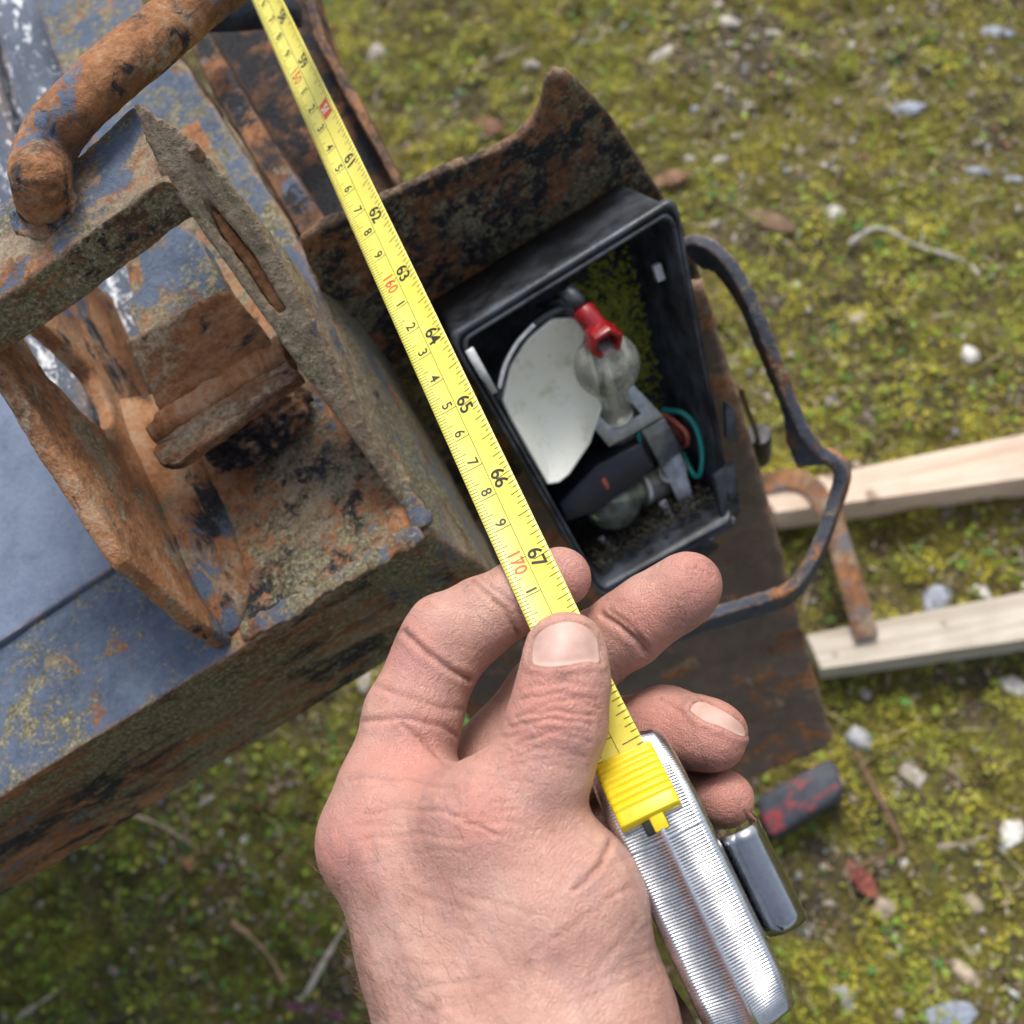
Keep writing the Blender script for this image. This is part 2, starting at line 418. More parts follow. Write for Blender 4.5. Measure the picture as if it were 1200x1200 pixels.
# weld beads round the bracket foot
def bead(pts, r, z=0.001):
    P = spline([onz(x, y, ZT + z) for x, y in pts], 60)
    fr = frames(P, Vector((0, 0, 1)))
    def pr(i):
        k = r * (0.8 + 0.7 * mnoise.noise(P[i] * 160) + 0.3 * mnoise.noise(P[i] * 500))
        return [(a * k, b * k * 0.38) for a, b in circle(1.0, 10)]
    return sweep(fr, pr)
wm = rust('weld_paint', paint=0.55, lichen=0.5, orange=0.5, seed=19.1)
part('weld_bead', baked(bead([(282, 742), (330, 718), (395, 680), (440, 655), (494, 622)], 0.0042), 0.0009, ((0.008, 0.0016), (0.003, 0.0008)), 1), wm)
part('weld_bead', baked(bead([(498, 618), (472, 570), (452, 520), (425, 470), (404, 425), (382, 384)], 0.0042), 0.0009, ((0.008, 0.0016), (0.003, 0.0008)), 1), wm)
hull = []
for (a, b), (c, d) in (((506, 624), (568, 664)), ((440, 482), (486, 506)), ((346, 272), (382, 300))):
    p = onz(a, b, ZT - 0.002); q = onz(c, d, ZT - 0.030)
    hull += [p, p + Vector((-0.03, 0, 0)), q, q + Vector((0, 0, -0.05)), p + Vector((-0.03, 0, -0.07))]
bm = bmesh.new()
for p in hull: bm.verts.new(p)
bmesh.ops.convex_hull(bm, input=bm.verts)
for v in [v for v in bm.verts if not v.link_faces]: bm.verts.remove(v)
bmesh.ops.recalc_face_normals(bm, faces=bm.faces)
part('rail_flank', baked(from_bm(bm), 0.0014, RUSTY, 1), rust('flank_steel', paint=0.5, lichen=0.56, pale=0.45, black=0.2, orange=0.5, seed=23.3, stretch=(1, 0.4, 1), paintcol=((0.07, 0.08, 0.09), (0.15, 0.16, 0.17))))
# a small bolt stub on the gusset
bs = onplane(231, 180, Q0, GN)
part('bolt', baked(tube([bs + dn * 0.004, bs + Vector((0, 0, 0.003))], 0.0018, 10), None, (), bevel=0.0006), M['dark'])

# bent round bar welded to the crossbar
pp = [at(452, -150, 0.46), at(440, -160, 0.40), at(400, -130, 0.355), at(330, -75, 0.335), at(262, -22, 0.322), at(196, 32, 0.311), at(128, 90, 0.303), at(78, 138, 0.300), at(52, 178, 0.302), onz(46, 212, ZC + 0.012), onz(50, 240, ZC + 0.001), onz(54, 252, ZC - 0.010)]
npp = spline(pp[:10], 130)
me = tube(npp, lambda f: 0.0080 * (1.0 if f < 0.985 else 0.93), 22)
hook = part('tie_loop', baked(me, 0.0009, ((0.02, 0.0016), (0.006, 0.0009), (0.002, 0.0004)), 1), M['pipe'], label='bent rusty round bar welded to the crossbar')
me = tube([npp[-6], pp[9], pp[10], pp[11]], 0.0070, 20, 30)
part('bar_end', baked(me, 0.0009, ((0.008, 0.0022), (0.003, 0.0012), (0.0015, 0.0005)), 1), rust('bar_end_rust', black=0.3, orange=0.55, pale=0.15, seed=25.1), hook)
wc = at(62, 254, 0.330)
bm = bmesh.new(); bmesh.ops.create_icosphere(bm, subdivisions=4, radius=1, matrix=Matrix.Translation(onz(52, 246, ZC)) @ Matrix.Diagonal((0.0098, 0.0096, 0.0016, 1)))
part('weld_bead', baked(from_bm(bm), None, ((0.010, 0.006), (0.004, 0.004), (0.002, 0.0015))), M['orange'])

# painted boards of the trailer bed, lower, seen past and through the bracket
ZB = ZT - 0.030
b1 = [(-260, -420), (-60, -140), (12, 150), (60, 300), (108, 500), (128, 620), (20, 620), (-300, 300)]
b2 = [(-52, -140), (40, -140), (160, 240), (210, 460), (190, 640), (136, 620), (116, 500), (68, 300), (20, 150)]
for bp in (b1, b2):
    part('deck_board', baked(prism(pz(bp, ZB), Vector((0, 0, -0.018))), 0.003, ((0.03, 0.001),), 1), M['board'])

yf = onz(-190, 1050, ZT).y; xe = onz(-420, 1190, ZT).x
def boxw(a, b):
    bm = bmesh.new(); bmesh.ops.create_cube(bm, size=1.0)
    for v in bm.verts: v.co = Vector([a[i] + (b[i] - a[i]) * (v.co[i] + 0.5) for i in range(3)])
    return baked(from_bm(bm), None, (), bevel=0.002)
part('rail_end', boxw((-1.45, yf - 0.002, ZT - 0.075), (xe + 0.02, yf + 0.075, ZT - 0.001)), M['top'])
XB = onz(-60, -140, ZB).x
for k in range(9):
    part('deck_board', boxw((-1.45 + k * 0.15, yf + 0.08, ZB - 0.02), (-1.45 + k * 0.15 + 0.146, 1.9, ZB)), M['board']) if -1.45 + k * 0.15 + 0.146 < onz(-260, 0, ZB).x else None
# rust bar and dark tray beyond the blue plate
part('angle_bar', baked(prism(pz([(212, 30), (236, 22), (268, 80), (330, 180), (384, 262), (352, 276), (300, 190), (250, 110)], ZT - 0.004), Vector((0, 0, -0.03))), 0.0014, RUSTY, 1),
     rust('angle_bar_steel', paint=0.3, black=0.45, pale=0.2, orange=0.42, seed=20.2))
part('tray', baked(prism(pz([(226, 40), (190, -60), (330, -60), (372, 40), (430, 150), (470, 225), (420, 300), (340, 300)], ZT - 0.045), Vector((0, 0, -0.006))), 0.0018, RUSTY, 1), M['dark'])
part('tray_lip', baked(prism(pz([(340, -60), (350, -62), (380, 40), (440, 150), (478, 225), (470, 232), (430, 158), (368, 45)], ZT - 0.028), Vector((0, 0, -0.02))), 0.0014, RUSTY, 1),
     rust('lip_steel', black=0.45, orange=0.5, seed=21.4))
ta, tb_ = at(215, 16, 0.44), at(352, 10, 0.45)
part('cross_tube', baked(tube([ta, ta.lerp(tb_, 0.5), tb_], 0.0075, 16, 20), 0.0012, ((0.01, 0.001),), 1), rust('tube_paint', paint=1.0, orange=0.3, seed=22.0, paintcol=((0.012, 0.014, 0.018), (0.05, 0.06, 0.075))))

# ---- rear lamp (black open housing with its insides)
C = dict(TL=at(530, 397, 0.392), TR=at(791, 236, 0.392), BR=at(864, 606, 0.455), BL=at(706, 700, 0.455))
LN = ((C['TR'] - C['TL']).cross(C['BL'] - C['TL'])).normalized()
if LN.dot(FWD) > 0: LN = -LN                              # out of the lamp, towards the viewer
def luv(u, v, n=0.0):
    a = C['TL'].lerp(C['TR'], u); b = C['BL'].lerp(C['BR'], u)
    return a.lerp(b, v) + LN * n
def rloop(inset, n, rad=0.045, wob=0.0):
    pts = []
    i = inset
    for cx, cy, a0 in ((1 - i - rad, i + rad, -90), (1 - i - rad, 1 - i - rad, 0), (i + rad, 1 - i - rad, 90), (i + rad, i + rad, 180)):
        for k in range(6):
            a = math.radians(a0 + 90 * k / 5)
            u, v = cx + rad * math.cos(a), cy + rad * math.sin(a)
            w = wob * mnoise.noise(Vector((u * 14, v * 14, 3))) if (u > 0.6 and v > 0.62) else 0
            pts.append(luv(u + abs(w) * -0.25, v, n + w * 0.03))
    # extra points on straight sides come from remeshing
    return pts
loops = [rloop(0.06, -0.050), rloop(0.0, -0.050), rloop(0.0, -0.005), rloop(-0.012, -0.0045), rloop(-0.012, -0.001, wob=0.4), rloop(-0.006, 0.0, wob=0.4), rloop(0.004, 0.0, wob=0.4), rloop(0.007, -0.003),
         rloop(0.014, -0.003), rloop(0.017, 0.0005, wob=0.5), rloop(0.026, 0.0, wob=0.5), rloop(0.030, -0.003), rloop(0.045, -0.046, 0.06)]
verts = [p for L_ in loops for p in L_]; nL = len(loops[0])
faces = []
for i in range(len(loops) - 1):
    for j in range(nL):
        k = (j + 1) % nL
        faces.append((i * nL + j, i * nL + k, (i + 1) * nL + k, (i + 1) * nL + j))
faces.append(tuple(range((len(loops) - 1) * nL, len(loops) * nL))); faces.append(tuple(range(nL - 1, -1, -1)))
me = pydata(verts, faces)
bm = bmesh.new(); bm.from_mesh(me); bmesh.ops.recalc_face_normals(bm, faces=bm.faces); bm.to_mesh(me); bm.free()
t = NT('black_plastic')
scr = t.noise(300, 6, 0.7); dust = t.math('ADD', t.ramp(t.noise(60, 5, 0.7), [(0.40, 0.0), (0.68, 0.75)]), t.ramp(t.noise(900, 3, 0.8), [(0.6, 0.0), (0.8, 0.5)]))
moss = t.ramp(t.noise(70, 6, 0.7, t.map(loc=(0.4, 0.2, 0.1))), [(0.52, 0.0), (0.62, 1.0)])
gcol = t.mix(dust, t.ramp(scr, [(0.3, (0.007, 0.008, 0.010)), (0.7, (0.020, 0.023, 0.029))]), (0.105, 0.118, 0.145))
t.set(Base_Color=gcol, Roughness=t.ramp(scr, [(0.3, 0.32), (0.7, 0.55)]), Normal=t.bump(t.noise(900, 4), 0.2, 0.0005))
M['blackplastic'] = t.m
lamp = part('rear_lamp', me, M['blackplastic'], label='open black lamp housing without its lens')
def sub(name, me, mat, label=None):
    return part(name, me, mat, lamp, label)
def lp(px, py, n):
    """point seen at a photo pixel on the plane n metres out of the lamp opening"""
    return onplane(px, py, luv(0.5, 0.5, n), LN)

# algae on the back wall
algae = plain('green_algae', (0.24, 0.25, 0.03), 0.9, var=0.5, scale=260, bump=0.6, bscale=500)
bm = bmesh.new()
for k in range(1700):
    u_ = 0.76 + 0.10 * rng.normal(); v_ = 0.40 + 0.15 * rng.normal()
    if not (0.5 < u_ < 0.93 and 0.1 < v_ < 0.8): continue
    p = luv(u_, v_, -0.0455)
    r = float(rng.uniform(0.0005, 0.0019))
    mt = Matrix.Translation(p) @ LN.to_track_quat('Z', 'Y').to_matrix().to_4x4() @ Matrix.Rotation(rng.uniform(0, 6), 4, 'Z') @ Matrix.Diagonal((r, r * 0.7, r * 0.2, 1))
    bmesh.ops.create_icosphere(bm, subdivisions=1, radius=1, matrix=mt)
a_ = sub('algae_patch', from_bm(bm), algae); a_['kind'] = 'stuff'

# white reflector, a shallow dish
outl = [(586, 468), (596, 428), (616, 396), (645, 372), (678, 370), (690, 400), (700, 440), (706, 478), (692, 520), (668, 556), (655, 566), (640, 568), (618, 530), (598, 494)]
cen = lp(645, 470, -0.030)
bm = bmesh.new()
cx, cy = 645, 470
rings = []
for rr in (1.0, 0.97, 0.8, 0.6, 0.4, 0.2):
    ring = []
    for (x, y) in outl:
        qx, qy = cx + (x - cx) * rr, cy + (y - cy) * rr
        ring.append(bm.verts.new(lp(qx, qy, -0.007 - 0.010 * (1 - rr * rr))))
    rings.append(ring)
cv = bm.verts.new(lp(cx, cy, -0.017))
n_ = len(outl)
for a, b in zip(rings, rings[1:]):
    for j in range(n_): bm.faces.new((a[j], a[(j + 1) % n_], b[(j + 1) % n_], b[j]))
for j in range(n_): bm.faces.new((rings[-1][j], rings[-1][(j + 1) % n_], cv))
me = from_bm(bm)
o = bpy.data.objects.new('tmp', me)
bm = bmesh.new(); bm.from_mesh(me)
bmesh.ops.recalc_face_normals(bm, faces=bm.faces)
r_ = bmesh.ops.solidify(bm, geom=list(bm.faces), thickness=0.0016)
me = from_bm(bm)
t = NT('reflector_white')
sm = t.ramp(t.noise(90, 6, 0.7), [(0.33, (0.66, 0.67, 0.52)), (0.45, (0.87, 0.88, 0.78)), (0.7, (0.90, 0.91, 0.83))])
sp = t.ramp(t.noise(330, 5, 0.7), [(0.60, 0.0), (0.72, 0.5)])
t.set(Base_Color=t.mix(sp, sm, (0.22, 0.21, 0.14)), Roughness=0.42, Normal=t.bump(t.noise(400, 3), 0.1, 0.0005))
reflector = sub('reflector', baked(me, None, (), bevel=0.0004), t.m)
chrome_old = plain('flaking_chrome', (0.62, 0.64, 0.68), 0.22, 1.0, 0.5, 120, 0.4, 300, spec=0.6)
arc = [lp(x, y, -0.006) for x, y in [(582, 470), (590, 432), (608, 400), (634, 374), (664, 360), (684, 362)]]
sub('reflector_rim', sweep(frames(spline(arc, 40), LN), lambda i: [(-0.0012, -0.003), (0.0012, -0.003), (0.0012, 0.0015), (-0.0012, 0.0015)]), M['blackplastic'])
arc2 = [lp(x, y, -0.003) for x, y in [(585, 455), (592, 428), (606, 402), (626, 380)]]
sub('rim_highlight_strip', sweep(frames(spline(arc2, 24), LN), lambda i: [(-0.0007, -0.001), (0.0007, -0.001), (0.0007, 0.0007), (-0.0007, 0.0007)]), plain('highlight_white', (0.7, 0.72, 0.74), 0.3))  # white strip that paints the highlight along the black edging
st = [lp(550, 410, 0.001), lp(578, 460, -0.002)]
sub('broken_tab', sweep(frames(st, LN), lambda i: [(-0.0016, -0.001), (0.0016, -0.001), (0.0016, 0.001), (-0.0016, 0.001)]), plain('white_tab', (0.6, 0.62, 0.62), 0.4))
tb2 = [lp(768, 309, -0.016), lp(774, 328, -0.016)]
sub('clip_tab', baked(sweep(frames(tb2, LN), lambda i: [(-0.0017, -0.001), (0.0017, -0.001), (0.0017, 0.002), (-0.0017, 0.002)]), None, (), bevel=0.0005), plain('white_tab_b', (0.66, 0.68, 0.68), 0.4))
# dark ledge under the reflector
lg = [lp(x, y, -0.012) for x, y in [(655, 590), (700, 545), (752, 520), (768, 548), (700, 600), (664, 612)]]
sub('divider', baked(prism(lg, LN * -0.03), None, (), bevel=0.0008), plain('blue_black_plastic', (0.010, 0.012, 0.022), 0.4))

# silt and crumbs gathered in the bottom of the housing, with broken plastic
soil_m = plain('lamp_silt', (0.040, 0.034, 0.020), 0.9, var=0.7, scale=400, bump=0.9, bscale=900)
bm = bmesh.new()
for k in range(1100):
    p = luv(0.06 + 0.86 * rng.random(), 0.945 - 0.03 * rng.random(), -0.006 - 0.036 * rng.random())
    r = float(rng.uniform(0.0004, 0.0014))
    bmesh.ops.create_icosphere(bm, subdivisions=1, radius=1, matrix=Matrix.Translation(p) @ Matrix.Rotation(rng.uniform(0, 6), 4, Vector(rng.normal(0, 1, 3)).normalized()) @ Matrix.Diagonal((r, r * 0.8, r * 0.4, 1)))
a_ = sub('silt', from_bm(bm), soil_m); a_['kind'] = 'stuff'
for pts_, n0_ in (([(838, 560), (862, 540), (868, 600), (850, 622)], 0.001), ([(800, 640), (828, 632), (846, 640), (822, 660)], -0.004), ([(850, 470), (862, 480), (866, 520), (852, 515)], 0.0015)):
    sub('broken_plastic', baked(prism([lp(x, y, n0_ + 0.003 * math.sin(i * 2)) for i, (x, y) in enumerate(pts_)], LN * -0.003), None, ((0.01, 0.002),), bevel=0.0004), M['blackplastic'])
sub('contact_strip', baked(prism([lp(700, 632, -0.02), lp(706, 628, -0.02), lp(744, 660, -0.016), lp(738, 666, -0.016)], LN * -0.001), None, (), bevel=0.0003), plain('dull_steel', (0.2, 0.2, 0.2), 0.5, 0.7, 0.5, 200))
sub('wire', tube([lp(x, y, n) for x, y, n in [(770, 600, -0.03), (782, 622, -0.02), (776, 648, -0.018), (764, 640, -0.024)]], 0.0010, 8, 30), plain('brown_wire', (0.10, 0.05, 0.03), 0.5))
# bulbs
def glass_mat(name, tint, rough=0.05, body=0.12):
    t = NT(name)
    tr = t.n('ShaderNodeBsdfTransparent'); tr.inputs[0].default_value = (*tint, 1)
    gl_ = t.n('ShaderNodeBsdfGlossy'); gl_.inputs['Roughness'].default_value = rough
    fr = t.n('ShaderNodeFresnel'); fr.inputs['IOR'].default_value = 1.5
    mx = t.n('ShaderNodeMixShader'); t.l(fr.outputs[0], mx.inputs[0]); t.l(tr.outputs[0], mx.inputs[1]); t.l(gl_.outputs[0], mx.inputs[2])
    df = t.n('ShaderNodeBsdfDiffuse'); df.inputs[0].default_value = (0.6, 0.62, 0.55, 1)
    m2 = t.n('ShaderNodeMixShader'); t.l(t.ramp(t.noise(160, 5), [(0.35, body * 0.5), (0.7, body * 1.8)]), m2.inputs[0]); t.l(mx.outputs[0], m2.inputs[1]); t.l(df.outputs[0], m2.inputs[2])
    t.l(m2.outputs[0], t.out.inputs[0])
    return t.m
metal = plain('zinc_steel', (0.36, 0.38, 0.41), 0.45, 0.85, 0.35, 180, 0.3, 700)
brass = plain('nickel_cap', (0.55, 0.54, 0.50), 0.35, 0.7, 0.25, 200)
def lathe(axis_o, axis_d, prof, n=28):
    q = axis_d.to_track_quat('Z', 'Y').to_matrix()
    verts, faces = [], []
    for r, z in prof:
        for k in range(n):
            a = 2 * math.pi * k / n
            verts.append(axis_o + q @ Vector((r * math.cos(a), r * math.sin(a), z)))
    for i in range(len(prof) - 1):
        for k in range(n):
            k2 = (k + 1) % n
            faces.append((i * n + k, i * n + k2, (i + 1) * n + k2, (i + 1) * n + k))
    faces.append(tuple(range(n - 1, -1, -1))); faces.append(tuple(range((len(prof) - 1) * n, len(prof) * n)))
    return pydata(verts, faces)
def bulb(base, tip, R, gm):
    d = (tip - base).normalized()
    Lb = (tip - base).length
    cap = sub('bulb_cap', lathe(base, d, [(R * 0.50, -0.012), (R * 0.56, -0.010), (R * 0.56, 0.004), (R * 0.60, 0.005), (R * 0.60, 0.0065), (R * 0.5, 0.007)]), brass)
    zc = Lb - R
    prof = [(R * 0.52, 0.006), (R * 0.55, 0.008)]
    for k in range(14):
        a = -1.0 + (math.pi / 2 + 1.0) * k / 13
        prof.append((max(1e-5, R * math.cos(a)), zc + R * math.sin(a)))
    sub('bulb_glass', lathe(base, d, prof, 36), gm)
    sub('filament_stem', lathe(base, d, [(R * 0.34, 0.006), (R * 0.22, 0.010), (R * 0.14, zc * 0.75), (R * 0.05, zc)], 12), plain('glass_stem', (0.6, 0.6, 0.58), 0.3))
b0 = lp(722, 492, -0.020); b1_ = lp(704, 402, 0.004)
bulb(b0, b1_ + LN * 0.003, 0.0125, glass_mat('bulb_glass', (0.95, 0.96, 0.91), 0.05, 0.24))
bulb(lp(765, 570, -0.030), lp(690, 598, -0.020), 0.0120, glass_mat('bulb_glass_green', (0.78, 0.82, 0.62), 0.08, 0.10))

# bulb holder plate with square hole, and bent metal strips
hp = [(680, 482), (742, 450), (778, 488), (714, 524)]
hh = [(703, 487), (738, 470), (752, 486), (717, 502)]
sub('bulb_holder', baked(prism([lp(x, y, -0.012) for x, y in hp], LN * -0.0012, [[lp(x, y, -0.012) for x, y in hh]]), None, (), bevel=0.0003), metal)
sub('bulb_holder_arm', baked(prism([lp(752, 505, -0.0135), lp(779, 490, -0.0135), lp(800, 528, -0.022), lp(776, 548, -0.022)], LN * -0.0012), None, (), bevel=0.0003), metal)
sub('contact_strip', baked(prism([lp(776, 548, -0.022), lp(798, 530, -0.022), lp(812, 580, -0.016), lp(836, 632, -0.010), lp(822, 640, -0.010), lp(796, 590, -0.018)], LN * -0.0011), None, (), bevel=0.0003), metal)
sub('contact_strip', baked(prism([lp(772, 590, -0.020), lp(780, 585, -0.020), lp(806, 632, -0.014), lp(798, 636, -0.014)], LN * -0.001), None, (), bevel=0.0003), metal)
sub('contact_socket', baked(lathe(lp(790, 552, -0.034), (lp(786, 548, -0.010) - lp(790, 552, -0.034)).normalized(), [(0.0058, 0), (0.0062, 0.002), (0.0062, 0.014), (0.0048, 0.015), (0.0048, 0.012)]), None, (), bevel=0.0003), brass)
# wires
teal = plain('teal_wire', (0.02, 0.30, 0.27), 0.35, var=0.1); red_w = plain('red_wire', (0.42, 0.10, 0.07), 0.4, var=0.15)
sub('wire', tube([lp(x, y, n) for x, y, n in [(776, 480, -0.030), (800, 484, -0.022), (815, 500, -0.018), (823, 530, -0.016), (820, 556, -0.018), (812, 555, -0.022), (800, 530, -0.03)]], 0.0011, 10, 50), teal)
sub('wire', tube([lp(x, y, n) for x, y, n in [(740, 500, -0.03), (748, 508, -0.022), (748, 520, -0.02), (742, 530, -0.024)]], 0.0011, 10, 24), teal)
sub('wire', tube([lp(x, y, n) for x, y, n in [(774, 484, -0.030), (790, 494, -0.024), (803, 506, -0.02), (806, 518, -0.022), (800, 524, -0.03)]], 0.0011, 10, 30), red_w)
sub('wire', tube([lp(x, y, n) for x, y, n in [(776, 490, -0.034), (790, 502, -0.028), (802, 520, -0.03)]], 0.0011, 10, 30), red_w)
sub('wire', tube([lp(x, y, n) for x, y, n in [(706, 560, -0.012), (710, 568, -0.012), (713, 574, -0.014)]], 0.0011, 10, 20), red_w)
# red crimp terminal on a black metal tongue, in front of the bulb
redp = plain('red_crimp', (0.24, 0.008, 0.012), 0.26, var=0.35, scale=350, bump=0.3, coat=0.1)
tng = [lp(x, y, n) for x, y, n in [(628, 360, -0.016), (652, 350, -0.006), (668, 344, -0.004), (684, 356, -0.003), (674, 372, -0.003), (650, 366, -0.008)]]
sub('terminal_tongue', baked(prism(tng, LN * -0.0035), None, (), bevel=0.0006), plain('dark_tongue', (0.05, 0.055, 0.065), 0.3, 0.6, 0.5, 160))
sub('terminal_stem', tube([lp(662, 338, -0.004), lp(682, 362, -0.001)], 0.0034, 14), M['blackplastic'])
c0, c1, c2 = lp(682, 362, -0.001), lp(700, 386, 0.004), lp(713, 408, 0.010)
crimp = sub('crimp_terminal', tube([c0, c0.lerp(c1, 0.1), c0.lerp(c1, 0.9), c1], lambda f: 0.0044 if 0.05 < f < 0.95 else 0.0040, 18), redp, 'red crimp terminal over the bulb')
hd = (c2 - c1).normalized() * 0.55 + LN * 0.8; hd.normalize()
hexp = lathe(c1 + (c2 - c1) * 0.55 - hd * 0.004, hd, [(0.0046, -0.003), (0.0068, 0.0), (0.0068, 0.007), (0.0063, 0.0080), (0.0046, 0.0078), (0.0042, 0.002)], 6)
sub('crimp_socket', baked(hexp, None, (), bevel=0.0004), redp)

# sheet behind the lamp with a torn, upturned corner
bk = luv(0.0, 0.0, -0.052)
bx = (C['TR'] - C['TL']).normalized(); bnrm = bx.cross(Vector((0, 0, 1))).normalized()
def sh(px, py): return onplane(px, py, bk, bnrm)
sheet = [(352, 282), (385, 262), (460, 228), (530, 196), (575, 180), (604, 165), (624, 146), (637, 122), (640, 98), (652, 84), (668, 86), (690, 105), (715, 132), (738, 165), (762, 205), (800, 262), (835, 360), (800, 520), (740, 700), (610, 720), (540, 620), (470, 510), (400, 390)]
part('guard_sheet', baked(prism([sh(x, y) for x, y in sheet], bnrm * (0.004 if bnrm.dot(FWD) > 0 else -0.004)), 0.0014, ((0.03, 0.003), (0.008, 0.0014), (0.003, 0.0006)), 2), M['darklichen'])
# brown plate going down behind the lamp
bp = [at(826, 330, 0.452), at(846, 400, 0.468), at(872, 480, 0.488), at(915, 640, 0.535), at(955, 790, 0.585), at(978, 866, 0.612), at(968, 882, 0.616), at(868, 935, 0.625), at(760, 905, 0.61), at(560, 880, 0.60), at(490, 740, 0.56), at(540, 620, 0.53), at(650, 520, 0.49), at(720, 350, 0.452)]
pn = (bp[5] - bp[0]).cross(bp[10] - bp[0]).normalized()
bp = [p - pn * (p - bp[0]).dot(pn) for p in bp]
part('back_plate', baked(prism(bp, pn * (0.006 if pn.dot(FWD) > 0 else -0.006)), 0.0024, ((0.03, 0.002), (0.006, 0.0006)), 2), M['plate'], label='brown steel plate hanging down behind the lamp')

# flat bar loop guarding the lamp
lpts = [at(796, 284, 0.435), at(818, 280, 0.428), at(846, 296, 0.424), at(872, 334, 0.426), at(896, 388, 0.430), at(920, 448, 0.436), at(942, 502, 0.440), at(962, 528, 0.444),
        at(979, 540, 0.448), at(985, 556, 0.452), at(978, 584, 0.456), at(962, 628, 0.456), at(942, 668, 0.452), at(920, 690, 0.450), at(880, 704, 0.448), at(820, 722, 0.446), at(740, 752, 0.446), at(690, 776, 0.452), at(668, 790, 0.475), at(660, 790, 0.52), at(660, 784, 0.562)]
P = spline(lpts, 120)
me = sweep(frames(P, Vector((0, 0, 1))), lambda i: [(-0.0026, -0.017), (0.0026, -0.017), (0.0026, 0.0), (-0.0026, 0.0)])
part('lamp_guard', baked(me, 0.0011, ((0.02, 0.0012), (0.006, 0.0008), (0.002, 0.0004)), 1), M['loop'], label='bent flat bar looping round the lamp')
# cable with a rubber plug hanging by the plate
part('cable', tube([at(868, 455, 0.52), at(876, 480, 0.55), at(884, 500, 0.58), at(888, 515, 0.60)], 0.0016, 8, 20), plain('brown_cable', (0.10, 0.06, 0.03), 0.6))
pa, pb = at(889, 508, 0.60), at(889, 545, 0.635)
part('cable_plug', baked(lathe(pa, (pb - pa).normalized(), [(0.0035, 0.001), (0.0066, 0.0), (0.0070, 0.002), (0.0074, 0.022), (0.0066, 0.03), (0.003, 0.031)], 20), None, (), bevel=0.0004), plain('black_rubber', (0.012, 0.012, 0.014), 0.5))

# a loose stick in the gap beside the rail
P = [onz(262, 140, ZT - 0.010), onz(300, 190, ZT - 0.009), onz(330, 236, ZT - 0.011), onz(366, 276, ZT - 0.012)]
stick = link('stick', baked(tube(P, lambda f: 0.0012 + 0.0022 * f, 8, 24), None, ((0.01, 0.001),)), plain('stick_wood', (0.27, 0.20, 0.13), 0.8, scale=300, bump=0.5))
tag(stick, 'thin pale stick wedged in the gap beside the blue rail', 'stick')

# ------------------------------------------------------------------ TAPE MEASURE
def camvec(v): return RIGHT * v[0] + DOWN * v[1] + FWD * v[2]
ES = -camvec((-0.37315, -0.80022, 0.46947)); ES.normalize()     # along the blade, towards the hand
P67 = at(619, 659, 0.275)
view = (P67 - CAM).normalized()
ET0 = ES.cross(view).normalized()
if ET0.dot(RIGHT) < 0: ET0 = -ET0
EN0 = ES.cross(ET0).normalized()
if EN0.dot(view) > 0: EN0 = -EN0
def blade(s, t, off=0.0):
    """s inches on the scale, t metres across (right positive), off metres above the print"""
    k = (67.0 - s)
    tw = math.radians(8 + 3.2 * min(10, max(0, k)))
    et = ET0 * math.cos(tw) + EN0 * math.sin(tw) * 1.0
    en = EN0 * math.cos(tw) - ET0 * math.sin(tw)
    cur = 19.0 * t * t                                            # concave blade
    dip = 0.0032 * max(0.0, s - 67.9) ** 2
    return P67 + ES * ((s - 67.0) * 0.0254) + et * t + en * (cur + off - dip)
S0, S1 = 48.5, 69.35
tape = empty('tape_measure', at(800, 1020, 0.27))
tag(tape, 'chrome pocket tape measure with its yellow blade pulled out over the rail', 'tape measure')
HW = 0.00635
vts, fcs = [], []
NS, NTT = 160, 12
for i in range(NS + 1):
    s_ = S0 + (S1 - S0) * i / NS
    for j in range(NTT + 1):
        t_ = -HW + 2 * HW * j / NTT
        vts.append(blade(s_, t_, 0.0))
    for j in range(NTT, -1, -1):
        t_ = -HW + 2 * HW * j / NTT
        vts.append(blade(s_, t_, -0.00014))
w_ = 2 * (NTT + 1)
for i in range(NS):
    for j in range(w_):
        k = (j + 1) % w_
        fcs.append((i * w_ + j, i * w_ + k, (i + 1) * w_ + k, (i + 1) * w_ + j))
me = pydata(vts, fcs)
bm = bmesh.new(); bm.from_mesh(me); bmesh.ops.recalc_face_normals(bm, faces=bm.faces); bm.to_mesh(me); bm.free()
t = NT('tape_yellow')
nz = t.noise(90, 5, 0.7); sm = t.noise(700, 4, 0.75)
t.set(Base_Color=t.mix(t.math('ADD', t.ramp(sm, [(0.56, 0.0), (0.8, 0.35)]), t.ramp(t.noise(45, 5, 0.75), [(0.52, 0.0), (0.75, 0.35)])), t.ramp(nz, [(0.3, (0.78, 0.68, 0.085)), (0.7, (0.86, 0.77, 0.15))]), (0.45, 0.36, 0.05)),
      Roughness=t.ramp(nz, [(0.3, 0.26), (0.7, 0.40)]), Normal=t.bump(t.noise(220, 3), 0.06, 0.0004))
t.b.inputs['Coat Weight'].default_value = 0.25
M['tape'] = t.m
bl = link('blade', me, M['tape'], tape); bl['label'] = 'yellow blade printed with inches and centimetres'
ink_k = plain('black_print', (0.03, 0.028, 0.02), 0.45, var=0.1, bump=0.0)
ink_r = plain('red_print', (0.62, 0.10, 0.03), 0.45, var=0.1, bump=0.0)
ink_w = plain('white_print', (0.8, 0.78, 0.6), 0.45, var=0.05, bump=0.0)
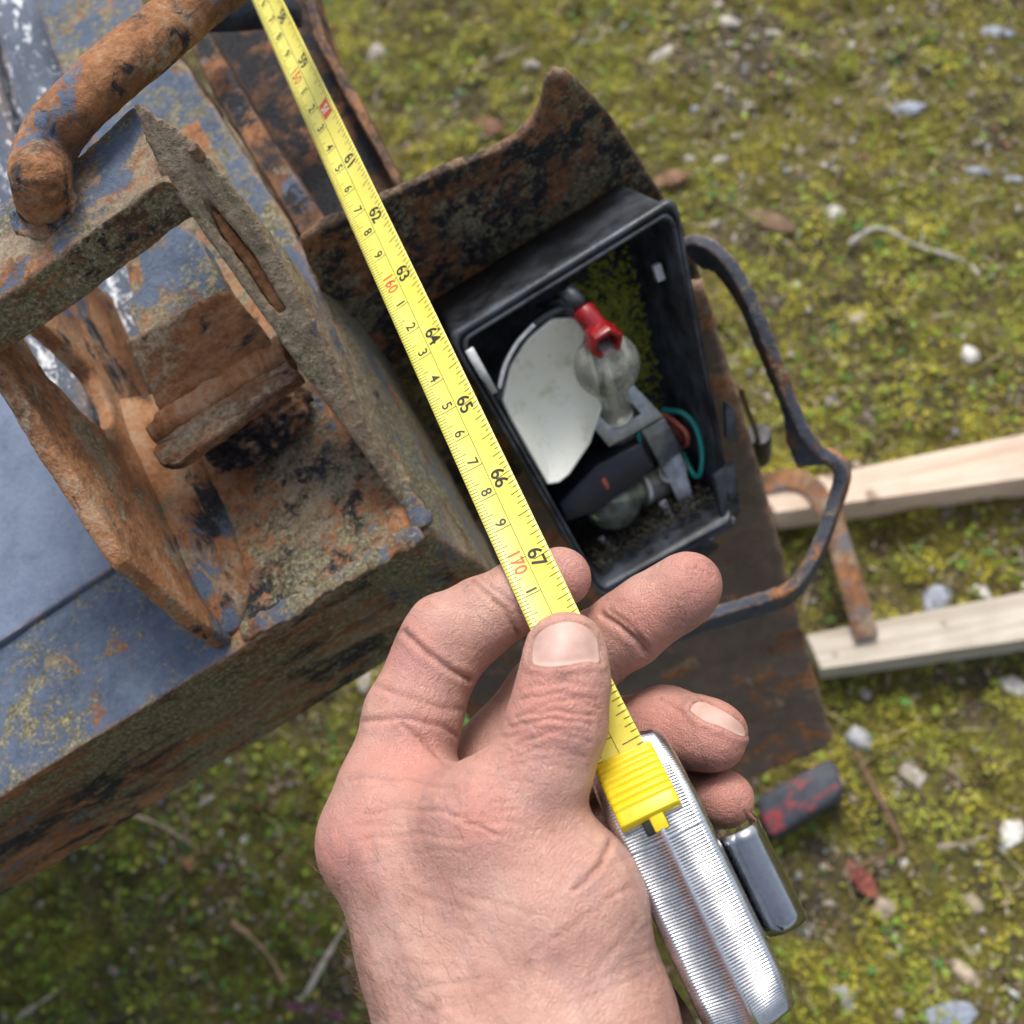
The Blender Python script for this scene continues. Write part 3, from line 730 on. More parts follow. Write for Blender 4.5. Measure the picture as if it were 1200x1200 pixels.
class Print:
    def __init__(s): s.v, s.f = [], []
    def rect(s, s0, s1, t0, t1, off=0.00005, nt=4):
        b = len(s.v)
        for j in range(nt + 1):
            t_ = t0 + (t1 - t0) * j / nt
            s.v += [blade(s0, t_, off), blade(s1, t_, off)]
        for j in range(nt): s.f.append((b + 2 * j, b + 2 * j + 1, b + 2 * j + 3, b + 2 * j + 2))
    def text(s, txt, sc, tc, h, anchor='c', off=0.00005):
        b = len(s.v)
        vv, ff, wd = glyphs(txt)
        k = h / 0.72                                                # cap height of the built-in font is about 0.72 units
        x0 = -wd / 2 if anchor == 'c' else (-wd if anchor == 'r' else 0)
        for x, y in vv: s.v.append(blade(sc + (x + x0) * k / 0.0254, tc + y * k, off))
        s.f += [tuple(i + b for i in f) for f in ff]
    def obj(s, name, mat, label=None):
        o = link(name, pydata(s.v, s.f), mat, bl, False)
        o.matrix_parent_inverse = Matrix.Identity(4)
        if label: o['label'] = label
        return o
_gl = {}
def glyphs(txt):
    if txt not in _gl:
        cu = bpy.data.curves.new('t', 'FONT'); cu.body = txt; cu.resolution_u = 3; cu.offset = 0.018
        o = bpy.data.objects.new('t', cu); COL.objects.link(o)
        dg = bpy.context.evaluated_depsgraph_get(); me = o.evaluated_get(dg).to_mesh()
        vv = [(v.co.x, v.co.y) for v in me.vertices]; ff = [tuple(p.vertices) for p in me.polygons]
        x0 = min(x for x, y in vv); x1 = max(x for x, y in vv)
        _gl[txt] = ([(x - x0, y) for x, y in vv], ff, x1 - x0)
        bpy.data.objects.remove(o)
    return _gl[txt]
pk, pr, pw = Print(), Print(), Print()
th = 0.00021 / 0.0254 / 2
for k in range(int((S1 - S0) * 4)): pk.rect(S0 + k / 4, S0 + (k + 1) / 4, -0.00008, 0.00008, nt=1)      # centre line
for k in range(int(S0 * 16), int(S1 * 16)):
    s_ = k / 16
    ln = 0.0048 if k % 16 == 0 else 0.0036 if k % 8 == 0 else 0.0030 if k % 4 == 0 else 0.0024 if k % 2 == 0 else 0.0017
    pk.rect(s_ - th, s_ + th, HW - ln, HW - 0.0001)
for mm in range(int(S0 * 25.4) + 1, int(S1 * 25.4)):
    s_ = mm / 25.4
    ln = 0.0063 if mm % 10 == 0 else 0.0034 if mm % 5 == 0 else 0.0023
    pk.rect(s_ - th, s_ + th, -HW + 0.0001, -HW + ln)
for inch in range(int(S0) + 1, 69):
    if inch % 12 == 0:
        pr.rect(inch - 0.14, inch + 0.14, 0.0005, 0.0046, 0.00004)
        pw.text('%df' % (inch // 12), inch, 0.0010, 0.0030, off=0.00009)
    else:
        pk.text(str(inch), inch, 0.0007, 0.0040)
        if inch % 16 == 0: pk.text('\u25c6' if False else '*', inch - 0.02, 0.0040, 0.0016)
for cm in range(int(S0 * 2.54) + 1, int(S1 * 2.54) + 1):
    s_ = cm / 2.54
    if cm % 10 == 0:
        pd = Print(); pd.text(str(cm), s_ + 0.03, -0.0040, 0.0034); pd.obj('decade_number', ink_r)['kind'] = 'stuff'
    else: pk.text(str(cm % 10), s_ - 0.03, -0.0036, 0.0030, 'r')
pk.obj('black_scale', ink_k)['kind'] = 'stuff'; pr.obj('foot_mark_box', ink_r); pw.obj('foot_mark', ink_w)['kind'] = 'stuff'

# case
LC = Vector((0.43, 0.90, -0.17)).normalized()
AC = Vector((0.90, -0.43, 0.0)); AC = (AC - LC * AC.dot(LC)).normalized()
DC = LC.cross(AC); DC = DC if DC.z > 0 else -DC
L_, A_, D_ = camvec(LC).normalized(), camvec(AC).normalized(), camvec(DC).normalized()
O_ = at(732, 880, 0.2470)
def case(l, a, d): return O_ + L_ * l + A_ * a + D_ * d
CL, CD = 0.068, 0.056
def case_path(n_per=0.00015):
    """closed outline in (l, d) with outward normals"""
    pts = []
    corners = [(CL, 0.0, 0.012), (CL, CD, 0.012), (0.0, CD, 0.016), (0.0, 0.0, 0.017)]
    def arc(cx, cy, r, a0, a1):
        n = max(6, int(abs(a1 - a0) * r / n_per))
        for k in range(n): 
            a = a0 + (a1 - a0) * k / n
            pts.append((cx + r * math.cos(a), cy + r * math.sin(a), math.cos(a), math.sin(a)))
    def seg(x0, y0, x1, y1, nx, ny):
        n = max(2, int(math.hypot(x1 - x0, y1 - y0) / n_per))
        for k in range(n): f = k / n; pts.append((x0 + (x1 - x0) * f, y0 + (y1 - y0) * f, nx, ny))
    r1, r2, r3, r0 = 0.014, 0.014, 0.016, 0.021
    seg(r0, 0, CL - r1, 0, 0, -1)
    arc(CL - r1, r1, r1, -math.pi / 2, 0)
    seg(CL, r1, CL, CD - r2, 1, 0)
    arc(CL - r2, CD - r2, r2, 0, math.pi / 2)
    seg(CL - r2, CD, r3, CD, 0, 1)
    arc(r3, CD - r3, r3, math.pi / 2, math.pi)
    seg(0, CD - r3, 0, r0, -1, 0)
    arc(r0, r0, r0, math.pi, 1.5 * math.pi)
    return pts
cp = case_path()
HA = 0.0105
cross_prof = [(-HA, -0.009, 0), (-HA, -0.0022, 0), (-HA + 0.0007, -0.0008, 0), (-HA + 0.0020, -0.0001, 0), (-HA + 0.0026, 0.0, 1), (-0.004, 0.0008, 1), (-0.0009, 0.0014, 1), (-0.0004, 0.0017, 0),
              (0.0, 0.0019, 0), (0.0004, 0.0017, 0), (0.0009, 0.0014, 1), (0.004, 0.0008, 1), (HA - 0.0026, 0.0, 1), (HA - 0.0020, -0.0001, 0), (HA - 0.0007, -0.0008, 0), (HA, -0.0022, 0), (HA, -0.009, 0)]
vts, fcs = [], []
nP, nC = len(cp), len(cross_prof)
acc = 0; groove = []
for i, (l, d, nl, nd) in enumerate(cp):
    if i: acc += math.hypot(l - cp[i - 1][0], d - cp[i - 1][1])
    rib = 0.00024 * math.cos(2 * math.pi * acc / 0.00074)
    for a, off, rb in cross_prof:
        o_ = off + (rib - 0.00024 if rb else 0); groove.append(max(0.0, -rib / 0.00024) if rb else 0.0)
        vts.append(case(l + nl * o_, a, d + nd * o_))
for i in range(nP):
    i2 = (i + 1) % nP
    for j in range(nC - 1):
        fcs.append((i * nC + j, i * nC + j + 1, i2 * nC + j + 1, i2 * nC + j))
for a, j in ((-HA, 0), (HA, nC - 1)):
    c_ = len(vts); vts.append(case(CL / 2, a * 1.08, CD / 2)); groove.append(0.0)
    for i in range(nP): fcs.append((i * nC + j, ((i + 1) % nP) * nC + j, c_))
me = pydata(vts, fcs)
bm = bmesh.new(); bm.from_mesh(me); bmesh.ops.recalc_face_normals(bm, faces=bm.faces); bm.to_mesh(me); bm.free()
t = NT('worn_chrome')
sc_ = t.noise(260, 6, 0.75); gr = t.ramp(t.noise(900, 4, 0.8), [(0.55, 0.0), (0.75, 0.6)])
t.set(Base_Color=t.mix(gr, t.ramp(sc_, [(0.3, (0.60, 0.61, 0.63)), (0.7, (0.80, 0.81, 0.83))]), (0.26, 0.25, 0.24)), Metallic=1.0,
      Roughness=t.ramp(t.noise(400, 5, 0.8), [(0.3, 0.16), (0.72, 0.42)]), Normal=t.bump(t.noise(1200, 4, 0.8), 0.08, 0.0003))
M['chrome'] = t.m
t = NT('ribbed_chrome')
gv = t.attr('Col'); sc_ = t.noise(260, 5, 0.75); gr = t.ramp(t.noise(900, 3, 0.8), [(0.58, 0.0), (0.78, 0.5)])
cb_ = t.mix(gr, t.ramp(sc_, [(0.3, (0.52, 0.53, 0.55)), (0.7, (0.72, 0.73, 0.75))]), (0.26, 0.25, 0.24))
t.set(Base_Color=t.mix(t.math('MULTIPLY', gv, 0.85), cb_, (0.07, 0.07, 0.075)), Metallic=1.0, Roughness=t.ramp(t.noise(400, 4, 0.8), [(0.3, 0.16), (0.72, 0.40)]))  # rib grooves tinted dark in the colour, standing in for dark reflections
M['chrome_case'] = t.m
setcol(me, np.array(groove)[:, None].repeat(3, 1))
cs = link('case', me, M['chrome_case'], tape); cs['label'] = 'chrome case with finely ribbed edge'

# yellow lock button riding on the front corner
def path_at(q):
    """arc position q metres from the point where the straight rim begins (negative = round the front corner)"""
    r0 = 0.021
    if q >= 0: return (r0 + q, 0.0, 0.0, -1.0)
    a = 1.5 * math.pi + q / r0
    return (r0 + r0 * math.cos(a), r0 + r0 * math.sin(a), math.cos(a), math.sin(a))
yb = NT('yellow_button')
yb.set(Base_Color=yb.mix(yb.ramp(yb.noise(500, 5, 0.8), [(0.58, 0.0), (0.75, 0.6)]), yb.ramp(yb.noise(120, 4), [(0.3, (0.70, 0.52, 0.012)), (0.7, (0.80, 0.62, 0.02))]), (0.12, 0.09, 0.03)), Roughness=0.34,
       Normal=yb.bump(yb.noise(700, 4), 0.15, 0.0003))
M['ybutton'] = yb.m
vts, fcs = [], []
nq = 150; q0, q1 = -0.0225, -0.0048
for i in range(nq + 1):
    q = q0 + (q1 - q0) * i / nq
    l, d, nl, nd = path_at(q)
    f = i / nq
    top = 0.0030 * min(1, (f / 0.10)) ** 0.5 * min(1, ((1 - f) / 0.06)) ** 0.5
    if 0.08 < f < 0.80: top += 0.0009 * abs(math.sin(math.pi * (f - 0.08) / 0.72 * 8))**0.7 - 0.0006
    for a, hgt in ((-0.0082, 0.0), (-0.0082, 0.72), (-0.0078, 0.92), (-0.0070, 1.0), (-0.001, 1.04), (0.0052, 1.0), (0.0060, 0.92), (0.0064, 0.72), (0.0064, 0.0)):
        o_ = 0.0004 + top * hgt
        vts.append(case(l + nl * o_, a, d + nd * o_))
for i in range(nq):
    for j in range(8): fcs.append((i * 9 + j, i * 9 + j + 1, (i + 1) * 9 + j + 1, (i + 1) * 9 + j))
fcs.append(tuple(range(8, -1, -1))); fcs.append(tuple(range(nq * 9, nq * 9 + 9)))
me = pydata(vts, fcs)
bm = bmesh.new(); bm.from_mesh(me); bmesh.ops.recalc_face_normals(bm, faces=bm.faces); bm.to_mesh(me); bm.free()
link('lock_button', me, M['ybutton'], tape)
def cbox(l0, l1, a0, a1, d0, d1):
    bm = bmesh.new(); bmesh.ops.create_cube(bm, size=1.0)
    for v in bm.verts: v.co = case(l0 + (l1 - l0) * (v.co.x + 0.5), a0 + (a1 - a0) * (v.co.y + 0.5), d0 + (d1 - d0) * (v.co.z + 0.5))
    bmesh.ops.recalc_face_normals(bm, faces=bm.faces)
    return baked(from_bm(bm), None, (), bevel=0.0003)
link('button_slot', cbox(0.0158, 0.0188, -0.0036, 0.0020, -0.00125, 0.002), plain('slot_dark', (0.012, 0.011, 0.010), 0.6), tape)
link('button_tongue', cbox(0.0150, 0.0188, -0.0016, 0.0018, -0.0017, 0.002), M['ybutton'], tape)
# belt clip on the right side
cprof = [(HA + 0.0002, 0.024), (HA + 0.0004, 0.012)]
for k in range(9):
    a = math.pi - math.pi * 0.98 * k / 8
    cprof.append((HA + 0.0054 + 0.0050 * math.cos(a), 0.0085 - 0.0050 * math.sin(a)))
cprof += [(HA + 0.0104, 0.020), (HA + 0.0102, 0.030)]
vts, fcs = [], []
for i in range(11):
    l = 0.0270 + 0.0235 * i / 10
    for a, d in cprof: vts.append(case(l, a, d))
n_ = len(cprof)
for i in range(10):
    for j in range(n_ - 1): fcs.append((i * n_ + j, i * n_ + j + 1, (i + 1) * n_ + j + 1, (i + 1) * n_ + j))
bm = bmesh.new(); bm.from_mesh(pydata(vts, fcs)); bmesh.ops.recalc_face_normals(bm, faces=bm.faces)
bmesh.ops.solidify(bm, geom=list(bm.faces), thickness=0.0007)
link('belt_clip', from_bm(bm), plain('clip_steel', (0.36, 0.37, 0.39), 0.14, 1.0, 0.15, 300, 0.04, 900), tape)

# ------------------------------------------------------------------ HAND (one continuous surface grown from a distance field)
def cm_(px, py, d): return np.array([(px - 600) / F * d, (py - 600) / F * d, d])
chains = {
    'thumb': [(662, 764, 250, 9.1), (661, 800, 249, 10.2), (653, 848, 247, 11.0), (632, 905, 246.5, 11.2), (594, 975, 249, 14.6)],
    'thumb_root': [(594, 975, 249, 15.0), (640, 1085, 248, 20.5), (664, 1200, 242, 23.0), (694, 1420, 224, 26)],
    'index': [(460, 935, 275, 13.6), (484, 840, 281, 12.3), (511, 772, 284, 11.2), (562, 724, 284.5, 10.1), (612, 697, 284, 9.2), (657, 676, 282, 8.0)],
    'index_root': [(460, 935, 275, 13.8), (446, 988, 271, 12.8), (512, 1095, 263, 16.5), (572, 1220, 251, 21), (640, 1420, 231, 26)],
    'fill': [(525, 1010, 264, 18), (565, 1120, 257, 23), (618, 1250, 246, 26), (660, 1420, 229, 28)],
    'bridge': [(464, 985, 267, 11.5), (530, 1005, 258, 13), (585, 1010, 253, 14)],
    'web': [(470, 945, 269, 9.5), (545, 955, 258, 10)],
    'palm': [(560, 960, 285, 14), (640, 1100, 284, 20), (700, 1260, 270, 26), (740, 1420, 246, 28)],
}
fingers = {
    'middle': [(545, 950, 292, 12.5), (588, 880, 298, 11.4), (640, 815, 297, 10.8), (690, 766, 292, 10.6), (736, 737, 286, 9.9), (806, 686, 277, 8.7)],
    'ring': [(570, 990, 300, 12), (640, 915, 314, 11), (722, 862, 308, 10.4), (780, 852, 288, 10.4), (832, 862, 279, 9.2)],
    'pinky': [(620, 1050, 306, 11), (700, 965, 320, 10), (775, 935, 316, 9), (822, 934, 291, 8.6), (850, 937, 281, 7.5)],
}
HS = 1.0
lo = np.array([-56.0, 2.0, 186.0]); hi = np.array([66.0, 176.0, 334.0])
nx, ny, nz_ = [int((b - a) / HS) + 1 for a, b in zip(lo, hi)]
gx = (lo[0] + HS * np.arange(nx)).astype(np.float32)[:, None, None]
gy = (lo[1] + HS * np.arange(ny)).astype(np.float32)[None, :, None]
gz = (lo[2] + HS * np.arange(nz_)).astype(np.float32)[None, None, :]
def rcone(p1, r1, p2, r2):
    ba = p2 - p1; l2 = float(ba @ ba); rr = r1 - r2; a2 = l2 - rr * rr; il2 = 1.0 / l2
    pax, pay, paz = gx - p1[0], gy - p1[1], gz - p1[2]
    y = pax * ba[0] + pay * ba[1] + paz * ba[2]
    z = y - l2
    pp_ = pax * pax + pay * pay + paz * paz
    x2 = (pp_ * l2 - y * y) * l2                     # |pa*l2 - ba*y|^2 / l2 scaled
    x2 = np.maximum(x2, 0)
    y2 = y * y * l2; z2 = z * z * l2
    k = np.sign(rr) * rr * rr * x2
    A1 = np.sqrt(np.maximum(x2 + z2, 0)) * il2 - r2
    A2 = np.sqrt(np.maximum(x2 + y2, 0)) * il2 - r1
    A3 = (np.sqrt(np.maximum(x2 * a2 * il2, 0)) + y * rr) * il2 - r1
    return np.where(np.sign(z) * a2 * z2 > k, A1, np.where(np.sign(y) * a2 * y2 < k, A2, A3)).astype(np.float32)
def smin(a, b, k):
    h = np.clip(0.5 + 0.5 * (b - a) / k, 0, 1)
    return b + (a - b) * h - k * h * (1 - h)
def chain_sdf(ch, k):
    f = None
    for a, b in zip(ch, ch[1:]):
        g = rcone(cm_(*a[:3]), a[3], cm_(*b[:3]), b[3])
        f = g if f is None else smin(f, g, k)
    return f
f = smin(chain_sdf(chains['thumb_root'], 6), chain_sdf(chains['index_root'], 6), 14)
f = smin(f, chain_sdf(chains['fill'], 6), 14)
f = smin(f, chain_sdf(chains['bridge'], 5), 12)
f = smin(f, chain_sdf(chains['palm'], 6), 9)
f = smin(f, chain_sdf(chains['web'], 4), 7)
f = smin(f, chain_sdf(chains['thumb'], 3.0), 6)
f = smin(f, chain_sdf(chains['index'], 2.5), 4.5)
for nm in ('middle', 'ring', 'pinky'): f = smin(f, chain_sdf(fingers[nm], 2.2), 1.2)
# pads, knuckles and muscles that swell the surface
def blob(px, py, d, r, k):
    global f
    c = cm_(px, py, d)
    f = smin(f, (np.sqrt((gx - c[0]) ** 2 + (gy - c[1]) ** 2 + (gz - c[2]) ** 2) - r).astype(np.float32), k)
blob(428, 986, 270, 10.6, 6)        # index knuckle
blob(566, 955, 245, 10.0, 10)        # thumb knuckle
blob(668, 1055, 242, 16, 8)         # thumb muscle
blob(760, 715, 281, 8.8, 3)         # middle pads
blob(793, 700, 279, 8.6, 3)
blob(520, 742, 284, 10.6, 3)

def surface_nets(f, lo, h):
    s = f < 0
    c = np.zeros(tuple(np.array(f.shape) - 1), np.uint8)
    offs = [(i, j, k) for i in (0, 1) for j in (0, 1) for k in (0, 1)]
    for o in offs: c += s[o[0]:o[0] + c.shape[0], o[1]:o[1] + c.shape[1], o[2]:o[2] + c.shape[2]]
    act = np.argwhere((c > 0) & (c < 8))
    idx = -np.ones(c.shape, np.int64); idx[tuple(act.T)] = np.arange(len(act))
    pos = np.zeros((len(act), 3)); cnt = np.zeros(len(act))
    for o in offs:
        for ax in range(3):
            if o[ax]: continue
            o2 = list(o); o2[ax] = 1
            a = f[tuple((act + np.array(o)).T)]; b = f[tuple((act + np.array(o2)).T)]
            mk = (a < 0) != (b < 0)
            tt = np.where(mk, a / np.where(mk, a - b, 1), 0)
            q = np.array(o, float)[None, :].repeat(len(act), 0); q[:, ax] += tt
            pos[mk] += q[mk]; cnt[mk] += 1
    pos = (act + pos / cnt[:, None]) * h + lo
    quads = []
    for ax in range(3):
        sl0 = [slice(None)] * 3; sl1 = [slice(None)] * 3
        sl0[ax] = slice(0, -1); sl1[ax] = slice(1, None)
        e = np.argwhere(s[tuple(sl0)] != s[tuple(sl1)])
        b_, c_ = [q for q in range(3) if q != ax]
        ok = (e[:, b_] > 0) & (e[:, c_] > 0) & (e[:, b_] < f.shape[b_] - 1) & (e[:, c_] < f.shape[c_] - 1)
        e = e[ok]
        def cell(db, dc):
            q = e.copy(); q[:, b_] += db; q[:, c_] += dc
            return idx[tuple(q.T)]
        qd = np.stack([cell(-1, -1), cell(0, -1), cell(0, 0), cell(-1, 0)], 1)
        inside = s[tuple(e.T)]
        flip = inside if ax != 1 else ~inside
        qd[~flip] = qd[~flip][:, ::-1]
        quads.append(qd)
    return pos, np.concatenate(quads)
hv, hf = surface_nets(f, lo, HS)
Rm = np.array([RIGHT, DOWN, FWD])
me = bpy.data.meshes.new('hand')
hw = hv / 1000.0 @ Rm + np.array(CAM)
me.from_pydata(hw.tolist(), [], hf.tolist()); me.update()
bm = bmesh.new(); bm.from_mesh(me); seen_, comps = set(), []
for v in bm.verts:
    if v in seen_: continue
    st_, cmp_ = [v], []
    seen_.add(v)
    while st_:
        a_ = st_.pop(); cmp_.append(a_)
        for e_ in a_.link_edges:
            b_ = e_.other_vert(a_)
            if b_ not in seen_: seen_.add(b_); st_.append(b_)
    comps.append(cmp_)
comps.sort(key=len, reverse=True)
for c_ in comps[1:]: bmesh.ops.delete(bm, geom=c_, context='VERTS')
bmesh.ops.recalc_face_normals(bm, faces=bm.faces); bm.to_mesh(me); bm.free()
me = baked(me, None, ((0.02, 0.0011), (0.007, 0.00035)), smooth=3, subd=1)
n = len(me.vertices)
co = np.empty(n * 3, np.float32); me.vertices.foreach_get('co', co); co = co.reshape(-1, 3).astype(float)
no = np.empty(n * 3, np.float32); me.vertices.foreach_get('normal', no); no = no.reshape(-1, 3).astype(float)
PX, PY, PD = proj(co); PD = PD * 1000
vd = co - np.array(CAM); vd /= np.linalg.norm(vd, axis=1)[:, None]
facing = np.clip(-(vd * no).sum(1), 0, 1)
off = np.zeros(n); fold = np.zeros(n)
def segdist(poly):
    best = np.full(n, 1e9)
    for (x0, y0), (x1, y1) in zip(poly, poly[1:]):
        dx, dy = x1 - x0, y1 - y0
        tt = np.clip(((PX - x0) * dx + (PY - y0) * dy) / (dx * dx + dy * dy), 0, 1)
        best = np.minimum(best, np.hypot(PX - x0 - tt * dx, PY - y0 - tt * dy))
    return best
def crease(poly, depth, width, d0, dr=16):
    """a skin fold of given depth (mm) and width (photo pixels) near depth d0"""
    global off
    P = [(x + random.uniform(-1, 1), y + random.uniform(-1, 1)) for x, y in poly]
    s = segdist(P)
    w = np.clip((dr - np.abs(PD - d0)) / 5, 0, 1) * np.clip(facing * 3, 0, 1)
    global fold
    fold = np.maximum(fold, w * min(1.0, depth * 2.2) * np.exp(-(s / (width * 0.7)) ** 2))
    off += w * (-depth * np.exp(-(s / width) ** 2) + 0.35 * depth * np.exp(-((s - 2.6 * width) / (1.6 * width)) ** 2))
# thumb joint wrinkles
def wavy(x0, y0, x1, y1, sag, n_=9, j=1.6):
    ph = random.uniform(0, 6)
    return [(x0 + (x1 - x0) * k / n_ , y0 + (y1 - y0) * k / n_ - sag * math.sin(math.pi * k / n_) + j * math.sin(ph + k * 1.7)) for k in range(n_ + 1)]
for k, (y, dp) in enumerate([(800, 0.14), (813, 0.26), (824, 0.20), (833, 0.36), (846, 0.30), (856, 0.16), (866, 0.24), (880, 0.14), (896, 0.12)]):
    xl, xr = 615 - k * 4 + random.uniform(-4, 18), 708 - k * 2.5 - random.uniform(0, 22)
    crease(wavy(xl, y + 8, xr, y + 6 + random.uniform(-3, 3), random.uniform(7, 13)), dp, 2.4, 236, 14)
for k in range(14):
    y = 815 + 90 * random.random(); x = 590 + 80 * random.random() - (y - 800) * 0.25; ln = random.uniform(14, 34)
    crease(wavy(x, y, x + ln, y + random.uniform(-5, 5), 3, 5, 1), random.uniform(0.06, 0.14), 2.0, 236, 14)
for k in range(12):
    y = 905 + 80 * random.random(); x = 545 + 60 * random.random(); ln = random.uniform(20, 50)
    crease(wavy(x, y, x + ln, y + random.uniform(-8, 8), 3, 5, 1.5), random.uniform(0.05, 0.12), 2.4, 238, 16)
# index: joint creases, side folds
crease([(474, 742), (500, 764), (528, 786), (552, 797)], 0.8, 3.2, 270, 16)
crease([(548, 672), (566, 690), (590, 714), (608, 742)], 0.55, 3.0, 270, 16)
crease([(556, 668), (574, 686), (600, 708)], 0.3, 2.6, 270, 16)
crease([(432, 800), (470, 815), (520, 830), (551, 833)], 0.25, 3.5, 266, 16)
crease([(420, 846), (470, 842), (520, 852), (552, 872)], 0.4, 3.2, 264, 18)
crease([(470, 848), (500, 872), (530, 905), (546, 918)], 0.45, 3.0, 262, 18)
# web folds running to the thumb knuckle
for y0_, y1_, dp, sg in ((914, 925, 0.30, 6), (938, 938, 0.18, -4), (952, 958, 0.34, 7), (968, 975, 0.14, 4), (990, 985, 0.28, 10), (1012, 1000, 0.12, 8)):
    crease(wavy(408 + random.uniform(0, 30), y0_, 540 + random.uniform(-40, 10), y1_, sg, 9, 2.2), dp * 0.7, 2.8, 255, 45)
crease([(552, 872), (560, 895), (545, 918), (520, 930)], 0.5, 3.2, 262, 20)
# big fold at the base of the thumb by the case, and soft lines on the back of the hand
crease([(716, 985), (706, 1010), (690, 1030), (672, 1042)], 0.6, 3.4, 232, 24)
crease([(545, 965), (562, 968), (580, 978)], 0.3, 2.2, 233, 16)
for k in range(26):
    x = 470 + 320 * random.random(); y = 1020 + 180 * random.random(); a = random.uniform(-0.9, -0.3) if x > 600 else random.uniform(-0.2, 0.6)
    ln = random.uniform(20, 60)
    crease([(x - ln * math.cos(a), y - ln * math.sin(a)), (x, y + random.uniform(-4, 4)), (x + ln * math.cos(a), y + ln * math.sin(a))], random.uniform(0.06, 0.16), 3.5, 232, 40)
# tendon ridges
for poly, hgt in (([(420, 1000), (470, 1080), (520, 1180), (560, 1300)], 0.9), ([(590, 985), (610, 1060), (630, 1180), (650, 1300)], 0.7)):
    s = segdist(poly); off += hgt * np.exp(-(s / 26) ** 2) * np.clip(facing * 2, 0, 1) * np.clip((272 - PD) / 18, 0, 1)
# middle finger crease, ring and little finger folds
crease([(708, 722), (728, 734), (748, 752), (756, 764)], 0.8, 3.2, 277, 14)
crease([(716, 716), (738, 732), (760, 756)], 0.35, 2.6, 277, 14)
crease([(772, 818), (786, 826), (800, 836)], 0.3, 2.6, 280, 14)
crease([(806, 905), (822, 912), (834, 906)], 0.3, 2.6, 280, 14)
# nail beds: sink the skin under each nail
thumb_nail = [(622, 779), (622, 762), (626, 748), (637, 737), (650, 731), (663, 728), (678, 730), (692, 737), (701, 749), (703, 763), (703, 777), (690, 776), (665, 780), (642, 782)]
ring_nail = [(808, 832), (812, 825), (822, 822), (838, 828), (856, 838), (870, 850), (875, 862), (866, 862), (846, 852), (824, 844)]
def inside(poly):
    r = np.zeros(n, bool); j = len(poly) - 1
    for i in range(len(poly)):
        (xi, yi), (xj, yj) = poly[i], poly[j]
        r ^= ((yi > PY) != (yj > PY)) & (PX < (xj - xi) * (PY - yi) / (yj - yi + 1e-9) + xi)
        j = i
    return r
for poly, d0, dp in ((thumb_nail, 240, 0.55), (ring_nail, 273, 0.4)):
    near = (np.abs(PD - d0) < 16) & (facing > 0.02)
    s = segdist(poly + [poly[0]])
    ins = inside(poly) & near
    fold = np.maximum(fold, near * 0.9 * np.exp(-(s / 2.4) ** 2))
    off[ins] -= dp * np.clip(s[ins] / 5, 0, 1)
    ring_ = (~inside(poly)) & near
    off[ring_] += 0.45 * np.exp(-((s[ring_] - 5) / 5) ** 2)
co2 = co + no * (off / 1000.0)[:, None]
me.vertices.foreach_set('co', co2.astype(np.float32).ravel()); me.update()
# redder skin at joints and finger ends, with grime where the photograph shows it
red = np.zeros(n); dirt = np.zeros(n)
for x, y, r, d0 in ((830, 672, 55, 275), (850, 868, 60, 280), (860, 935, 45, 285), (675, 675, 40, 275), (755, 730, 40, 280), (395, 990, 60, 262), (470, 880, 60, 262), (770, 850, 40, 290), (640, 830, 70, 235), (560, 960, 50, 236), (480, 760, 50, 275)):
    red += np.exp(-((PX - x) ** 2 + (PY - y) ** 2) / r ** 2) * np.clip((42 - np.abs(PD - d0)) / 28, 0, 1)
for x, y, r in ((620, 1128, 7), (842, 664, 16), (800, 720, 18), (812, 668, 10), (815, 828, 12), (828, 892, 10), (622, 618, 8), (690, 690, 10), (548, 690, 6), (660, 792, 9), (470, 740, 10)):
    dirt += np.exp(-((PX - x) ** 2 + (PY - y) ** 2) / r ** 2)
a = me.color_attributes.new('Col', 'FLOAT_COLOR', 'POINT')
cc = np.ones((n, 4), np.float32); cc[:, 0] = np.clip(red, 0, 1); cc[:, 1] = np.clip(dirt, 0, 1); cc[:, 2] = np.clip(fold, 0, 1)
a.data.foreach_set('color', cc.ravel())

t = NT('skin')
sepn = t.n('ShaderNodeSeparateColor'); t.l(t.attr('Col'), sepn.inputs[0])
blot = t.noise(70, 4, 0.6); fine = t.noise(420, 5, 0.7)
base = t.ramp(blot, [(0.30, (0.42, 0.220, 0.170)), (0.5, (0.505, 0.285, 0.224)), (0.70, (0.565, 0.350, 0.278))])
base = t.mix(t.math('MULTIPLY', sepn.outputs[0], 0.75), base, (0.50, 0.205, 0.165))
base = t.mix(t.ramp(fine, [(0.45, 0.0), (0.8, 0.35)]), base, (0.40, 0.20, 0.16))
base = t.mix(t.math('MULTIPLY', sepn.outputs[1], t.ramp(t.noise(900, 4, 0.8), [(0.42, 0.0), (0.62, 0.75)])), base, (0.10, 0.055, 0.04))
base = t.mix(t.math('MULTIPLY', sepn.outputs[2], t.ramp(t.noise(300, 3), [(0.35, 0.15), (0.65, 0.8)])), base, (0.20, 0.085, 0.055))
vein = t.ramp(t.noise(38, 2, 0.5, t.map(rot=(0.3, 0.2, 0.5), scale=(1, 0.35, 1)), 1.2), [(0.46, 0.0), (0.5, 0.28), (0.54, 0.0)])
base = t.mix(vein, base, (0.34, 0.21, 0.20))
grim = t.math('MULTIPLY', t.ramp(t.noise(130, 5, 0.75), [(0.56, 0.0), (0.72, 0.5)]), t.ramp(t.noise(1500, 3, 0.8), [(0.4, 0.2), (0.65, 1.0)]))
base = t.mix(grim, base, (0.21, 0.11, 0.07))
frk = t.ramp(t.voro(75, out='Distance'), [(0.04, 1.0), (0.075, 0.0)])
base = t.mix(t.math('MULTIPLY', frk, 0.35), base, (0.30, 0.13, 0.08))
